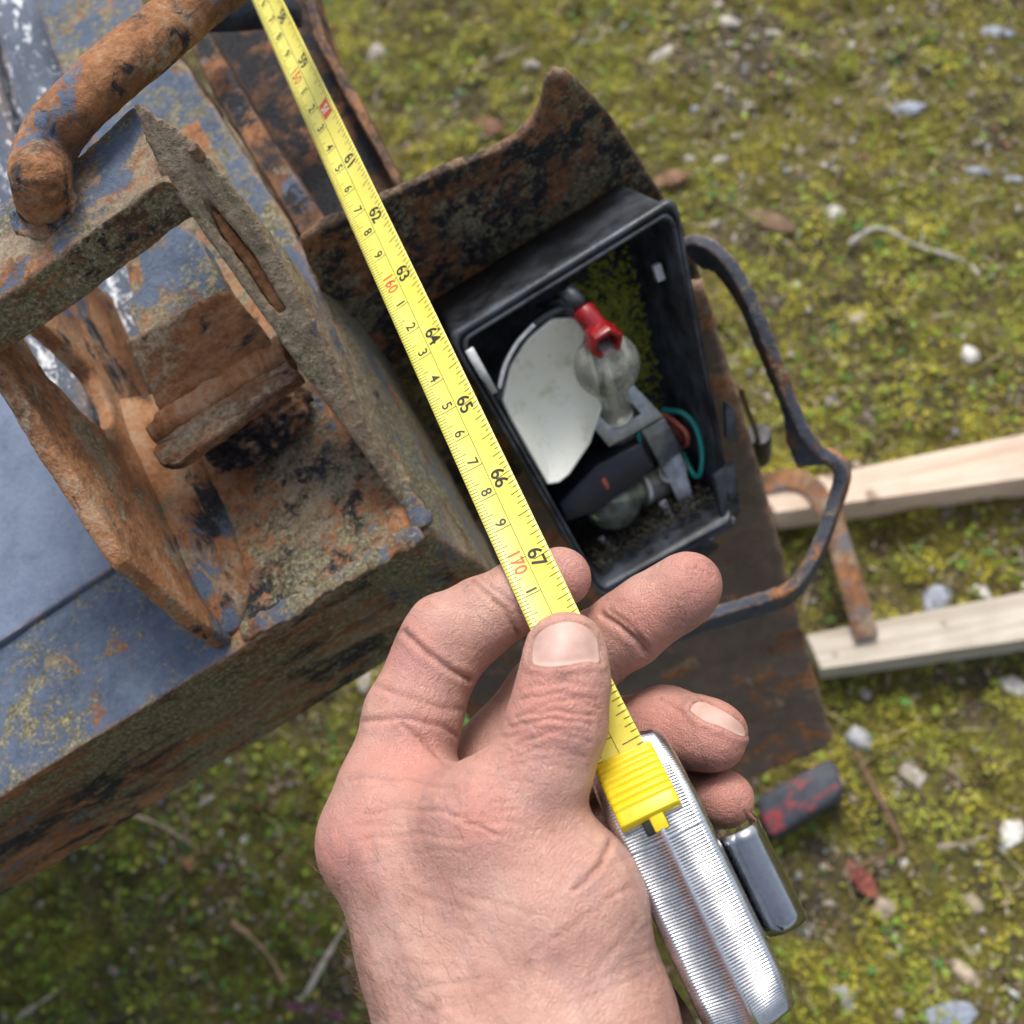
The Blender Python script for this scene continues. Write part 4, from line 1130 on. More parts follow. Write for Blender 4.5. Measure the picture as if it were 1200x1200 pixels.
cell = t.voro(1150, feature='DISTANCE_TO_EDGE'); cells = t.ramp(cell, [(0.0, 0.0), (0.12, 1.0)])
ridge = t.n('ShaderNodeTexWave'); t.l(t.map(rot=(0.5, 0.3, 0.9)), ridge.inputs['Vector']); ridge.inputs['Scale'].default_value = 420; ridge.inputs['Distortion'].default_value = 4.0; ridge.inputs['Detail'].default_value = 2
hh_ = t.math('ADD', t.math('MULTIPLY', cells, 0.45), t.math('ADD', t.math('MULTIPLY', ridge.outputs['Fac'], 0.25), t.math('MULTIPLY', t.noise(2600, 3), 0.5)))
nb = t.bump(hh_, 0.55, 0.0004)
nb = t.bump(t.noise(300, 4, 0.7, t.map(scale=(1, 1, 1)), 0.8), 0.5, 0.0012, nb)
t.set(Base_Color=base, Roughness=t.ramp(fine, [(0.3, 0.40), (0.7, 0.56)]), Normal=nb)
t.b.inputs['Subsurface Weight'].default_value = 0.14
t.b.inputs['Subsurface Radius'].default_value = (1.0, 0.35, 0.2)
t.b.inputs['Subsurface Scale'].default_value = 0.0028
t.b.inputs['Specular IOR Level'].default_value = 0.42
M['skin'] = t.m
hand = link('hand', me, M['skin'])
tag(hand, "bare left hand pinching the tape blade under its thumb", 'hand')

# nails
dg = bpy.context.evaluated_depsgraph_get()
bvh = BVHTree.FromPolygons([tuple(v) for v in co2], [tuple(p.vertices) for p in me.polygons])
t = NT('nail')
t.set(Base_Color=t.ramp(t.noise(180, 4), [(0.3, (0.47, 0.285, 0.235)), (0.7, (0.56, 0.37, 0.31))]), Roughness=0.5, Normal=t.bump(t.noise(500, 3), 0.08, 0.0004))
t.b.inputs['Subsurface Weight'].default_value = 0.2; t.b.inputs['Subsurface Scale'].default_value = 0.002
M['nail'] = t.m
def nail(name, poly, raise_mm, tipdir):
    cx = sum(p[0] for p in poly) / len(poly); cy = sum(p[1] for p in poly) / len(poly)
    den = [Vector((x, y, 0)) for x, y in poly]; den.append(den[0])
    ring = spline(den, 72)[:-1]
    verts, faces = [], []
    NR = 14
    raw = []
    for r in range(NR + 1):
        fr_ = 1 - 0.96 * r / NR
        for p in ring:
            x, y = cx + (p.x - cx) * fr_, cy + (p.y - cy) * fr_
            dr = ray(x, y).normalized()
            h_ = bvh.ray_cast(CAM, dr)
            raw.append((h_[0] if h_[0] else at(x, y, 0.24), fr_, dr))
    for P, fr_, dr in raw:
        lift = raise_mm * (1 - fr_ ** 3) + 0.12
        verts.append(P - dr * lift / 1000)
    m_ = len(ring)
    for r in range(NR):
        for j in range(m_):
            k = (j + 1) % m_
            faces.append((r * m_ + j, r * m_ + k, (r + 1) * m_ + k, (r + 1) * m_ + j))
    faces.append(tuple(range(NR * m_, (NR + 1) * m_)))
    me_ = pydata(verts, faces)
    me_ = baked(me_, None, (), smooth=3)
    bm = bmesh.new(); bm.from_mesh(me_); bmesh.ops.remove_doubles(bm, verts=bm.verts, dist=1e-6); bmesh.ops.recalc_face_normals(bm, faces=bm.faces)
    bmesh.ops.solidify(bm, geom=list(bm.faces), thickness=0.0004); bmesh.ops.recalc_face_normals(bm, faces=bm.faces)
    return link(name, from_bm(bm), M['nail'], hand)
# a few fine hairs along the outer edge of the hand
hp_, hfc = [], []
cand = np.concatenate([np.where((PY > 1010) & (PY < 1210) & (PX < 480) & (facing < 0.5) & (facing > 0.02))[0], np.where((PY > 1000) & (PY < 1210) & (PX < 560) & (facing > 0.4))[0][::6]])
for i_ in rng.choice(cand, min(260, len(cand)), replace=False):
    p0 = Vector(co2[i_]); n0_ = Vector(no[i_])
    dv = (n0_ * 0.7 - DOWN * 0.5 + Vector(rng.normal(0, 0.25, 3))).normalized()
    L0 = rng.uniform(0.003, 0.007); sd_ = dv.cross(FWD).normalized() * 0.00004
    b = len(hp_)
    for q_, w__ in ((0, 1.0), (0.5, 0.8), (1.0, 0.2)):
        c_ = p0 + dv * L0 * q_ - DOWN * L0 * 0.35 * q_ * q_
        hp_ += [c_ - sd_ * w__, c_ + sd_ * w__, c_ + FWD * 0.00005 * w__]
    for q_ in range(2):
        for a_, b_ in ((0, 1), (1, 2), (2, 0)): hfc.append((b + q_ * 3 + a_, b + q_ * 3 + b_, b + q_ * 3 + 3 + b_, b + q_ * 3 + 3 + a_))
hr = link('hair', pydata(hp_, hfc), plain('hair', (0.22, 0.13, 0.07), 0.5, bump=0), hand); hr['kind'] = 'stuff'
# jacket sleeve, starting below the picture's lower edge
sl0 = Vector((10, 150, 226)); sld = Vector((0.10, 0.80, -0.58)).normalized()
sp0 = [CAM + camvec((sl0 + sld * k_) / 1000.0) for k_ in (0, 3, 12, 40, 90, 150, 230)]
srad = [0.041, 0.043, 0.0435, 0.045, 0.048, 0.052, 0.056]
fr_s = frames(sp0, RIGHT)
me_s = sweep(fr_s, lambda i: [(a * srad[i] * (1 + 0.04 * math.sin(5 * k_ + i)), b * srad[i] * (1 + 0.04 * math.cos(4 * k_ - i))) for k_, (a, b) in enumerate(circle(1.0, 28))])
link('sleeve', baked(me_s, None, ((0.03, 0.006), (0.01, 0.002)), subd=2), plain('sleeve_cloth', (0.05, 0.055, 0.07), 0.9, var=0.3, scale=900, bump=0.5, bscale=1500), hand)['label'] = 'dark jacket sleeve'
nail('thumbnail', thumb_nail, 0.45, (0, -1))
nail('fingernail', ring_nail, 0.35, (1, 0.5))

# ------------------------------------------------------------------ GROUND
_perm = np.random.default_rng(3).random((256, 256))
def vnoise(x, y, s):
    x, y = x * s, y * s
    xi, yi = np.floor(x).astype(int), np.floor(y).astype(int)
    fx, fy = x - xi, y - yi
    fx = fx * fx * (3 - 2 * fx); fy = fy * fy * (3 - 2 * fy)
    g = lambda a, b: _perm[a % 256, b % 256]
    return (g(xi, yi) * (1 - fx) + g(xi + 1, yi) * fx) * (1 - fy) + (g(xi, yi + 1) * (1 - fx) + g(xi + 1, yi + 1) * fx) * fy
def fbm(x, y, s, o=4):
    v, a, t_ = 0, 1.0, 0
    for k in range(o): v = v + a * vnoise(x + 3.7 * k, y - 1.9 * k, s * 2 ** k); t_ += a; a *= 0.5
    return v / t_
def gh(x, y):
    return 0.018 * (fbm(x, y, 9) - 0.5) + 0.016 * (fbm(x + 5, y + 2, 40, 3) - 0.5) + 0.008 * (fbm(x + 2.2, y + 6.1, 55, 2) - 0.5)
gc = [onz(x, y, 0) for x, y in ((-40, -40), (1240, -40), (1240, 1240), (-40, 1240))]
x0, x1 = min(p.x for p in gc) - 0.03, max(p.x for p in gc) + 0.03
y0, y1 = min(p.y for p in gc) - 0.03, max(p.y for p in gc) + 0.03
def axis(a, b, step):
    core = np.arange(a, b, step)
    out = step * np.cumsum(1.35 ** np.arange(1, 29))
    return np.concatenate([a - out[::-1], core, core[-1] + out])
ax, ay = axis(x0, x1, 0.005), axis(y0, y1, 0.005)
X, Y = np.meshgrid(ax, ay, indexing='ij')
Z = gh(X, Y)
nxg, nyg = len(ax), len(ay)
ids = np.arange(nxg * nyg).reshape(nxg, nyg)
q = np.stack([ids[:-1, :-1], ids[1:, :-1], ids[1:, 1:], ids[:-1, 1:]], -1).reshape(-1, 4)
me = bpy.data.meshes.new('ground')
me.from_pydata(np.stack([X, Y, Z], -1).reshape(-1, 3).tolist(), [], q.tolist()); me.update()
t = NT('mossy_soil')
a1 = t.noise(7, 5, 0.6); a2 = t.noise(60, 6, 0.7); a3 = t.noise(330, 5, 0.7)
soil = t.ramp(a3, [(0.3, (0.030, 0.022, 0.013)), (0.55, (0.085, 0.066, 0.040)), (0.75, (0.20, 0.17, 0.12))])
mossc = t.ramp(a3, [(0.3, (0.06, 0.055, 0.010)), (0.55, (0.17, 0.15, 0.02)), (0.75, (0.28, 0.25, 0.045))])
mk = t.ramp(t.math('ADD', t.math('MULTIPLY', a1, 0.5), t.math('MULTIPLY', a2, 0.5)), [(0.44, 0.0), (0.54, 1.0)])
t.set(Base_Color=t.mix(mk, soil, mossc), Roughness=0.95, Normal=t.bump(t.noise(420, 5, 0.7), 0.9, 0.004))
ground = link('ground', me, t.m); tag(ground, kind='structure')

# helper for thousands of small faces gathered in one mesh
def visible_xy(nwant):
    """points spread evenly over the ground the camera can see (a little beyond the frame)"""
    out = []
    P = np.array([[p.x, p.y] for p in gc])
    c = P.mean(0); P = c + (P - c) * 1.04
    while sum(len(o_) for o_ in out) < nwant:
        xy = np.stack([rng.uniform(x0, x1, nwant), rng.uniform(y0, y1, nwant)], 1)
        ins = np.zeros(len(xy), bool); j = 3
        for i in range(4):
            xi, yi, xj, yj = *P[i], *P[j]
            ins ^= ((yi > xy[:, 1]) != (yj > xy[:, 1])) & (xy[:, 0] < (xj - xi) * (xy[:, 1] - yi) / (yj - yi) + xi)
            j = i
        out.append(xy[ins])
    return np.concatenate(out)[:nwant]
def gpix(xy):
    return proj(np.column_stack([xy, np.zeros(len(xy))]))
moss_mask = lambda xy: fbm(xy[:, 0] + 1.3, xy[:, 1] + 4.1, 7, 3) * 0.55 + fbm(xy[:, 0], xy[:, 1], 38, 2) * 0.45
def leaves(name, xy, size, cols, mat, tilt=0.7, lift=0.004, shape='leaf', aspect=0.55):
    m_ = len(xy)
    z = gh(xy[:, 0], xy[:, 1]) - 0.0005 + rng.uniform(0, 1, m_) ** 2 * lift
    yaw = rng.uniform(0, 2 * np.pi, m_); tl = rng.normal(0, tilt, m_)
    u = np.stack([np.cos(yaw) * np.cos(tl), np.sin(yaw) * np.cos(tl), np.abs(np.sin(tl))], 1)
    v = np.stack([-np.sin(yaw), np.cos(yaw), np.zeros(m_)], 1)
    rl = rng.normal(0, 0.5, m_)
    w = np.cross(u, v)
    v = v * np.cos(rl)[:, None] + w * np.sin(rl)[:, None]
    c = np.column_stack([xy, z])
    s = size[:, None]
    pts = [c, c + u * s * 0.45 + v * s * aspect * 0.5, c + u * s, c + u * s * 0.45 - v * s * aspect * 0.5]
    bend = np.cross(u, v) * s * 0.10
    pts[2] = pts[2] - bend
    V_ = np.stack(pts, 1).reshape(-1, 3)
    F_ = np.arange(m_ * 4).reshape(m_, 4)
    me = bpy.data.meshes.new(name)
    me.vertices.add(len(V_)); me.vertices.foreach_set('co', V_.astype(np.float32).ravel())
    me.loops.add(m_ * 4); me.loops.foreach_set('vertex_index', F_.ravel().astype(np.int32))
    me.polygons.add(m_); me.polygons.foreach_set('loop_start', (np.arange(m_) * 4).astype(np.int32)); me.polygons.foreach_set('loop_total', np.full(m_, 4, np.int32))
    me.update(calc_edges=True); me.validate()
    setcol(me, np.repeat(cols, 4, 0))
    return link(name, me, mat)
M['leaf'] = vcol('moss_leaf', 0.75, 600, 0.3, 0.0)
def palette(m_, cols, w, jit=0.2):
    k = rng.choice(len(cols), m_, p=np.array(w) / sum(w))
    return np.array(cols)[k] * rng.uniform(1 - jit, 1 + jit, (m_, 1)) * rng.uniform(0.92, 1.08, (m_, 3))
xy = visible_xy(230000); mk_ = moss_mask(xy)
xy = xy[rng.random(len(xy)) < np.clip((mk_ - 0.40) / 0.10, 0.04, 1)]
big = fbm(xy[:, 0] + 9, xy[:, 1] + 3, 5, 2)[:, None]
cols = palette(len(xy), [(0.200, 0.175, 0.016), (0.150, 0.150, 0.018), (0.27, 0.235, 0.035), (0.11, 0.085, 0.026), (0.085, 0.115, 0.02)], [4, 3, 3, 2, 1.5])
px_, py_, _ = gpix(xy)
lush_shade = np.clip((py_ - px_ * 0.6 - 560) / 260, 0, 1)[:, None]          # greener moss beside the trailer, with shade there painted darker into its colour
cl = fbm(xy[:, 0] + 2.2, xy[:, 1] + 6.1, 55, 2)[:, None]; cl2 = fbm(xy[:, 0] + 8.2, xy[:, 1] + 1.1, 24, 2)[:, None]
bright = np.clip((cl - 0.36) / 0.28, 0, 1)
clump = np.array([0.11, 0.085, 0.025]) * (1 - bright) + bright * (np.array([0.52, 0.47, 0.05]) * (cl2 > 0.5) + np.array([0.36, 0.40, 0.05]) * (cl2 <= 0.5))
cols = (cols * 0.55 + clump * 0.78) * (0.7 + 0.6 * big)
cols = cols * (1 - lush_shade) + lush_shade * cols * np.array([0.52, 0.72, 0.75])
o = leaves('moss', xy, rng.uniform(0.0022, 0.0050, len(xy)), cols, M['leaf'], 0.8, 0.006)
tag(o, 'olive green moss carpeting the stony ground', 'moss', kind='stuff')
# broader leaflets, thicker towards the shaded lower left
xy = visible_xy(14000); px_, py_, _ = gpix(xy)
wgt = 0.10 + 0.9 * np.clip((py_ - px_ * 0.5 - 420) / 420, 0, 1) * (fbm(xy[:, 0], xy[:, 1], 22, 2) > 0.42)
wgt = np.maximum(wgt, 0.6 * (fbm(xy[:, 0] + 7, xy[:, 1], 11, 2) > 0.60))
xy = xy[rng.random(len(xy)) < wgt]
cols = palette(len(xy), [(0.14, 0.22, 0.024), (0.22, 0.27, 0.035), (0.30, 0.30, 0.05), (0.08, 0.18, 0.04)], [3, 3, 2, 2])
o = leaves('ground_leaves', xy, rng.uniform(0.005, 0.011, len(xy)), cols, M['leaf'], 0.45, 0.012, aspect=0.75)
tag(o, 'small bright green leaflets growing among the moss', 'leaves', kind='stuff')
# thin dry and green grass
xy = visible_xy(4200)
cols = palette(len(xy), [(0.30, 0.25, 0.14), (0.20, 0.17, 0.08), (0.10, 0.14, 0.02), (0.38, 0.33, 0.22)], [4, 3, 3, 2])
o = leaves('dry_grass', xy, rng.uniform(0.010, 0.034, len(xy)), cols, M['leaf'], 0.12, 0.010, aspect=0.06)
tag(o, 'thin dry grass stems lying over the moss', 'grass', kind='stuff')

xy = visible_xy(30000); mk_ = moss_mask(xy)
xy = xy[rng.random(len(xy)) < np.clip(0.9 - (mk_ - 0.42) / 0.12, 0.12, 1)]
cols = palette(len(xy), [(0.30, 0.24, 0.15), (0.16, 0.11, 0.06), (0.22, 0.14, 0.08), (0.40, 0.35, 0.26)], [4, 3, 3, 2])
o = leaves('leaf_litter', xy, rng.uniform(0.003, 0.010, len(xy)), cols, M['leaf'], 0.3, 0.006, aspect=0.35)
tag(o, 'crumbs of dry straw and leaf litter between the stones', 'litter', kind='stuff')
# gravel: small chips gathered in one mesh
bm = bmesh.new(); bmesh.ops.create_icosphere(bm, subdivisions=1, radius=1.0)
ico_v = np.array([v.co[:] for v in bm.verts]); ico_f = np.array([[v.index for v in f_.verts] for f_ in bm.faces]); bm.free()
def chips(name, xy, size, cols, mat):
    m_ = len(xy); nv = len(ico_v)
    jitter = 1 + rng.normal(0, 0.20, (m_, nv, 1))
    sc = np.stack([rng.uniform(0.7, 1.3, m_), rng.uniform(0.5, 1.0, m_), rng.uniform(0.25, 0.6, m_)], 1)[:, None, :]
    V_ = ico_v[None] * jitter * sc * (size / 2)[:, None, None]
    a = rng.uniform(0, 2 * np.pi, m_); ca, sa = np.cos(a)[:, None], np.sin(a)[:, None]
    tl = rng.normal(0, 0.25, m_)[:, None]
    x_, y_, z_ = V_[..., 0], V_[..., 1], V_[..., 2]
    z_ = z_ + x_ * np.tan(tl)
    V_ = np.stack([x_ * ca - y_ * sa + xy[:, :1], x_ * sa + y_ * ca + xy[:, 1:], z_ + (gh(xy[:, 0], xy[:, 1]) + size * 0.12 + 0.001)[:, None]], -1)
    F_ = (ico_f[None] + (np.arange(m_) * nv)[:, None, None]).reshape(-1, 3)
    me = bpy.data.meshes.new(name)
    me.vertices.add(m_ * nv); me.vertices.foreach_set('co', V_.reshape(-1, 3).astype(np.float32).ravel())
    nf = len(F_)
    me.loops.add(nf * 3); me.loops.foreach_set('vertex_index', F_.ravel().astype(np.int32))
    me.polygons.add(nf); me.polygons.foreach_set('loop_start', (np.arange(nf) * 3).astype(np.int32)); me.polygons.foreach_set('loop_total', np.full(nf, 3, np.int32))
    me.update(calc_edges=True)
    setcol(me, np.repeat(cols, nv, 0))
    return link(name, me, mat, smooth=False)
M['stone'] = vcol('stone', 0.8, 400, 0.4, 0.4)
xy = visible_xy(14000); mk_ = moss_mask(xy); px_, py_, _ = gpix(xy)
keep = rng.random(len(xy)) < np.clip(0.75 - (mk_ - 0.42) / 0.12, 0.14, 0.8)
xy = xy[keep]
size = 0.0025 + 0.0075 * rng.random(len(xy)) ** 2.6
cols = palette(len(xy), [(0.28, 0.25, 0.20), (0.40, 0.37, 0.32), (0.18, 0.15, 0.11), (0.26, 0.27, 0.30), (0.55, 0.53, 0.49), (0.22, 0.12, 0.07)], [4, 3, 4, 2, 0.6, 1.5])
o = chips('gravel', xy, size, cols, M['stone'])
tag(o, 'scattered small pale and grey gravel chips in moss', 'gravel', kind='stuff')

# single stones one can point at
def stone(px, py, w, h, ang, col, label, cat='stone', name='stone', thick=0.35, seed=0):
    p = onz(px, py, 0.006); d = (p - CAM).dot(FWD); mpp = d / F
    rs = random.Random(seed * 17 + int(px))
    bm = bmesh.new(); bmesh.ops.create_icosphere(bm, subdivisions=2, radius=1.0)
    offv = Vector((rs.uniform(0, 50), rs.uniform(0, 50), 3))
    planes = [(Vector((math.cos(a_), math.sin(a_), rs.uniform(-0.2, 0.4))).normalized(), rs.uniform(0.50, 0.92)) for a_ in [k * 2 * math.pi / 6 + rs.uniform(-0.4, 0.4) for k in range(6)]]
    ux = onz(px + math.cos(ang) * 10, py + math.sin(ang) * 10, 0.006) - p; yaw = math.atan2(ux.y, ux.x)
    for v in bm.verts:
        c = v.co.copy()
        for nn, dd in planes:
            e = c.dot(nn) - dd
            if e > 0: c -= nn * e * 0.92
        c *= 1 + 0.22 * mnoise.noise(c * 1.7 + offv) + 0.09 * mnoise.noise(c * 5 + offv)
        v.co = Vector((c.x * w * mpp / 2 * 1.15, c.y * h * mpp / 2 * 1.15, c.z * min(w, h) * mpp * thick))
    me = from_bm(bm)
    vz = np.array([v.co[:] for v in me.vertices]); mott = fbm(vz[:, 0] * 1.0 + px, vz[:, 1] + py, 160, 3)[:, None]
    setcol(me, np.array(col)[None, :] * (0.55 + 0.85 * mott))
    o = link(name, me, M['stone'], smooth=False)
    o.location = (p.x, p.y, float(gh(np.array([p.x]), np.array([p.y]))[0]) - 0.0015); o.rotation_euler = (rs.uniform(-0.2, 0.2), rs.uniform(-0.2, 0.2), yaw)
    tag(o, label, cat)
    return o
SL, PL, WH, BF, TN = (0.30, 0.33, 0.39), (0.42, 0.38, 0.33), (0.60, 0.58, 0.54), (0.44, 0.36, 0.27), (0.27, 0.23, 0.18)
for a_ in [
    (1062, 122, 52, 26, -0.25, SL, 'blue grey slate chip lying in moss near the top right'),
    (1170, 33, 36, 18, 0.1, SL, 'small blue slate chip in the far top right corner'),
    (905, 32, 40, 17, 0.1, PL, 'pale flat stone in the bare patch at the top'),
    (850, 18, 46, 20, 0.4, PL, 'broad pale stone at the top edge, left of another pale one'),
    (775, 62, 40, 22, -0.6, PL, 'pale crumbly stone in the bare patch above the torn sheet corner'),
    (1008, 372, 40, 19, -0.3, BF, 'buff oval pebble in moss right of the flat bar loop'),
    (978, 246, 24, 20, 0.6, WH, 'white pebble above the grey twig'),
    (1138, 413, 28, 26, 0.9, WH, 'jagged white chip near the right edge above the upper batten'),
    (842, 180, 26, 15, -0.5, PL, 'pale pebble right of the torn sheet corner'),
    (808, 183, 18, 13, 0.2, WH, 'small white pebble beside the top of the lamp'),
    (932, 330, 16, 14, 0.2, WH, 'little white stone just right of the flat bar loop'),
    (972, 465, 42, 12, -0.5, PL, 'narrow pale chip just above the upper batten'),
    (1150, 195, 34, 14, 0.1, SL, 'thin slate flake by the right edge under the large slate chip'),
    (1190, 205, 30, 18, 0.0, SL, 'slate piece cut by the right edge of the picture'),
    (1095, 702, 62, 34, -1.1, SL, 'blue slate slab half hidden behind the lower batten'),
    (1150, 690, 34, 26, 0.4, WH, 'whitish stone behind the lower batten near the slate slab'),
    (1192, 800, 42, 27, 0.1, WH, 'rounded white stone at the right edge below the lower batten'),
    (1006, 866, 44, 38, 0.7, (0.36, 0.36, 0.37), 'grey angular stone beside the lower corner of the brown plate'),
    (1070, 906, 50, 20, 0.8, PL, 'long grey buff stone lying right of the brown twig'),
    (1186, 978, 34, 50, 0.5, WH, 'white paint flake at the right edge, lower half'),
    (1037, 1063, 32, 29, 0.2, BF, 'round pinkish buff pebble below the brown twig'),
    (1132, 1143, 52, 26, 0.7, BF, 'tan flat chip in the lower right'),
    (992, 1172, 48, 22, 1.0, (0.36, 0.36, 0.34), 'grey pointed stone beside the lower end of the tape case'),
    (1116, 1190, 60, 30, -0.1, SL, 'blue grey rough stone on the bottom edge, right'),
    (1142, 1058, 30, 20, 0.9, BF, 'small buff stone beside a green leaf at the lower right'),
    (221, 1010, 19, 19, 0.0, (0.42, 0.20, 0.10), 'small orange brown pebble below the rail'),
    (126, 1138, 24, 12, 0.8, WH, 'white chip in the shaded moss at the lower left'),
    (282, 985, 14, 14, 0.3, WH, 'tiny white pebble right of the orange brown one'),
    (425, 797, 22, 30, 0.2, PL, 'pale stone showing between the rail and the index finger'),
    (40, 1062, 20, 12, 0.1, PL, 'pale pebble below the rail at the left edge'),
    (620, 70, 20, 14, 0.1, PL, 'pale pebble left of the torn sheet corner at the top'),
    (440, 60, 24, 22, 0.9, PL, 'pale lilac stone just right of the blade at the top'),
    (1060, 1010, 18, 14, 0.3, WH, 'small white stone right of the bend in the brown twig'),
]: stone(*a_, seed=3)

# twigs
def twig(name, pts, rpx, col, label, z=0.012, cat='twig'):
    P = [onz(x, y, z + 0.004 * math.sin(i * 2.1)) for i, (x, y) in enumerate(pts)]
    mpp = (P[0] - CAM).dot(FWD) / F
    me = baked(tube(P, lambda f: rpx * 0.72 * mpp * (1 - 0.45 * f), 8, 60), None, ((0.02, 0.006), (0.008, 0.003), (0.003, 0.0012)))
    o = link(name, me, plain(name + '_bark', col, 0.85, var=0.35, scale=260, bump=0.5))
    tag(o, label, cat); return o
twig('twig', [(994, 286), (1030, 268), (1080, 290), (1130, 306), (1148, 322)], 4.5, (0.36, 0.33, 0.29), 'bent grey twig on the moss at the upper right')
twig('twig', [(1002, 880), (1030, 935), (1056, 990), (1040, 1003), (985, 1020)], 4, (0.17, 0.10, 0.06), 'brown twig bent sharply, right of the black block')
twig('twig', [(272, 1080), (300, 1104), (322, 1130), (331, 1150)], 4.5, (0.30, 0.20, 0.12), 'short brown curved twig in the shade left of the wrist')
twig('stalk', [(358, 1166), (385, 1118), (411, 1074)], 3.6, (0.42, 0.38, 0.31), 'straight pale dry stalk beside the left of the hand', cat='stalk')
twig('stalk', [(146, 952), (190, 968), (224, 990)], 3.2, (0.36, 0.30, 0.21), 'dry stalk just under the rail at the lower left', cat='stalk')
twig('stalk', [(18, 1194), (45, 1176), (74, 1158)], 3.6, (0.33, 0.29, 0.22), 'dry stalk in the bottom left corner', cat='stalk')
twig('stalk', [(338, 1180), (372, 1182), (410, 1196)], 4, (0.13, 0.035, 0.075), 'dark purple stalk at the bottom left of the wrist', cat='stalk')
twig('twig', [(554, 84), (590, 66), (622, 52)], 2.6, (0.33, 0.28, 0.2), 'straw coloured twig in the moss beside the blade', cat='twig')
twig('twig', [(1100, 993), (1130, 988), (1158, 980)], 4, (0.28, 0.22, 0.17), 'short grey brown twig near the lower right edge')
twig('twig', [(740, 150), (762, 138), (776, 122)], 2.6, (0.33, 0.28, 0.2), 'straw coloured twig right of the torn sheet corner')
twig('stalk', [(232, 945), (252, 932)], 3.0, (0.42, 0.39, 0.33), 'stub of pale stalk in the shade below the rail', cat='stalk')

# dead leaves
def dead_leaf(px, py, w, h, ang, col, label):
    p = onz(px, py, 0.012); mpp = (p - CAM).dot(FWD) / F
    bm = bmesh.new(); nseg = 14
    ctr = [bm.verts.new(Vector(((k / nseg - 0.5) * w * mpp, 0, 0.003 * math.sin(k)))) for k in range(nseg + 1)]
    for sgn in (1, -1):
        ed = []
        for k in range(nseg + 1):
            f_ = k / nseg; wd = math.sin(math.pi * f_) ** 0.7 * h / 2 * mpp * (1 + 0.2 * mnoise.noise(Vector((k * 0.9, sgn, px))))
            ed.append(bm.verts.new(Vector(((f_ - 0.5) * w * mpp, sgn * wd, 0.004 + 0.004 * mnoise.noise(Vector((k * 0.5, sgn * 2, py)))))))
        for k in range(nseg): bm.faces.new((ctr[k], ctr[k + 1], ed[k + 1], ed[k]) if sgn > 0 else (ctr[k + 1], ctr[k], ed[k], ed[k + 1]))
    bmesh.ops.recalc_face_normals(bm, faces=bm.faces); bmesh.ops.solidify(bm, geom=list(bm.faces), thickness=0.0004)
    o = link('dead_leaf', from_bm(bm), plain('dead_leaf', col, 0.8, var=0.4, scale=150, bump=0.4))
    ux = onz(px + math.cos(ang) * 10, py + math.sin(ang) * 10, 0.012) - p
    o.location = (p.x, p.y, float(gh(np.array([p.x]), np.array([p.y]))[0]) + 0.004); o.rotation_euler = (0.1, -0.1, math.atan2(ux.y, ux.x))
    tag(o, label, 'leaf')
dead_leaf(788, 206, 46, 18, -0.2, (0.22, 0.12, 0.07), 'brown dead leaf beside the upper corner of the lamp')
dead_leaf(905, 258, 70, 22, 0.4, (0.16, 0.10, 0.06), 'long brown dead leaf in moss above the flat bar loop')
dead_leaf(568, 142, 50, 24, 0.2, (0.15, 0.075, 0.04), 'reddish brown dead leaf in moss left of the torn sheet corner')
dead_leaf(1012, 1030, 52, 22, 0.9, (0.24, 0.07, 0.05), 'red brown dead leaf below the brown twig')

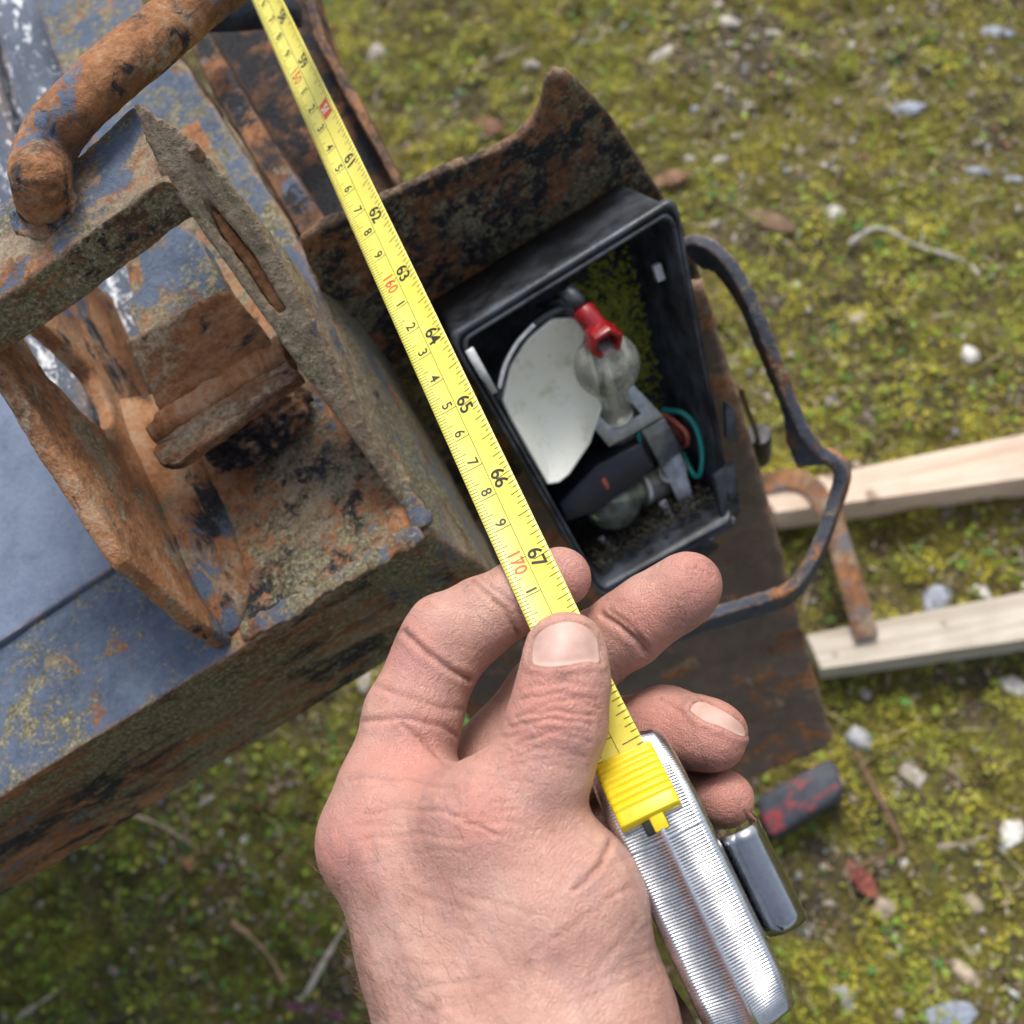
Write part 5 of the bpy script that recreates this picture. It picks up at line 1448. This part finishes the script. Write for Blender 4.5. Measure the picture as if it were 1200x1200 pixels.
# battens
def batten(name, poly, z, label, seed, end_col):
    pts = pz(poly, z)
    me = prism(pts, Vector((0, 0, -(z - 0.002))))
    me = baked(me, None, (), bevel=0.0015)
    dirv = (pts[1] - pts[0]).normalized(); ang = math.atan2(dirv.y, dirv.x)
    t = NT(name + '_wood')
    v = t.map(rot=(0, 0, -ang), scale=(1, 1, 1))
    v2 = t.map(scale=(2.2, 42, 42), vec=v)
    g1 = t.noise(3.2, 5, 0.65, v2, 0.6); g2 = t.noise(9, 4, 0.7, v2)
    col = t.ramp(t.math('ADD', t.math('MULTIPLY', g1, 0.7), t.math('MULTIPLY', g2, 0.3)), [(0.3, end_col[0]), (0.5, end_col[1]), (0.7, end_col[2])])
    kn = t.ramp(t.noise(24, 3, 0.5, t.map(loc=(seed, 0, 0), scale=(1, 1, 1))), [(0.68, 0.0), (0.74, 0.75)])
    wet = t.ramp(t.noise(14, 5, 0.7, t.map(loc=(0, seed, 0))), [(0.45, 0.0), (0.7, 0.4)])
    col = t.mix(kn, col, (0.10, 0.055, 0.03)); col = t.mix(wet, col, (0.24, 0.20, 0.15))
    t.set(Base_Color=col, Roughness=0.8, Normal=t.bump(g2, 0.35, 0.001))
    o = link(name, me, t.m, smooth=False); tag(o, label, 'batten', 'wooden battens lying on the ground')
    return o
batten('wooden_batten', [(890, 572), (1420, 462), (1420, 530), (908, 601)], 0.046, 'pale fresh wooden batten on the ground, the upper of the two', 1.0, ((0.48, 0.33, 0.23), (0.66, 0.50, 0.38), (0.76, 0.62, 0.50)))
batten('wooden_batten', [(944, 744), (1420, 650), (1420, 718), (962, 784)], 0.042, 'weathered whitish wooden batten on the ground, the lower of the two', 4.0, ((0.36, 0.30, 0.23), (0.52, 0.46, 0.37), (0.62, 0.56, 0.47)))
# steel strap lying across the battens
sp_ = [onz(x, y, 0.048) for x, y in [(862, 574), (890, 568), (925, 562), (950, 570), (966, 592), (978, 620), (1000, 692), (1016, 748)]]
me = sweep(frames(spline(sp_, 60), Vector((0, 0, 1))), lambda i: [(-0.0095, -0.002), (0.0095, -0.002), (0.0095, 0.002), (-0.0095, 0.002)])
o = link('steel_strap', baked(me, 0.0016, ((0.02, 0.001),), 1), M['strap'])
tag(o, 'bent rusty flat steel strap lying across the two battens', 'strap')
# dark block with a smear of red
t = NT('block_paint')
rd = t.ramp(t.noise(46, 6, 0.7, t.map(scale=(0.6, 1.6, 1), loc=(0.2, 0.63, 0))), [(0.54, 0.0), (0.60, 1.0)])
t.set(Base_Color=t.mix(rd, t.ramp(t.noise(90, 5), [(0.3, (0.016, 0.020, 0.030)), (0.7, (0.045, 0.052, 0.070))]), (0.25, 0.03, 0.03)), Roughness=0.6, Normal=t.bump(t.noise(200, 4), 0.4, 0.001))
o = link('painted_block', baked(prism(pz([(884, 936), (966, 890), (978, 892), (990, 924), (984, 934), (908, 980), (898, 976)], 0.050), Vector((0, 0, -0.046))), None, (), bevel=0.004, seg=3), t.m)
tag(o, 'dark blue black block smeared with red paint on the ground', 'block')
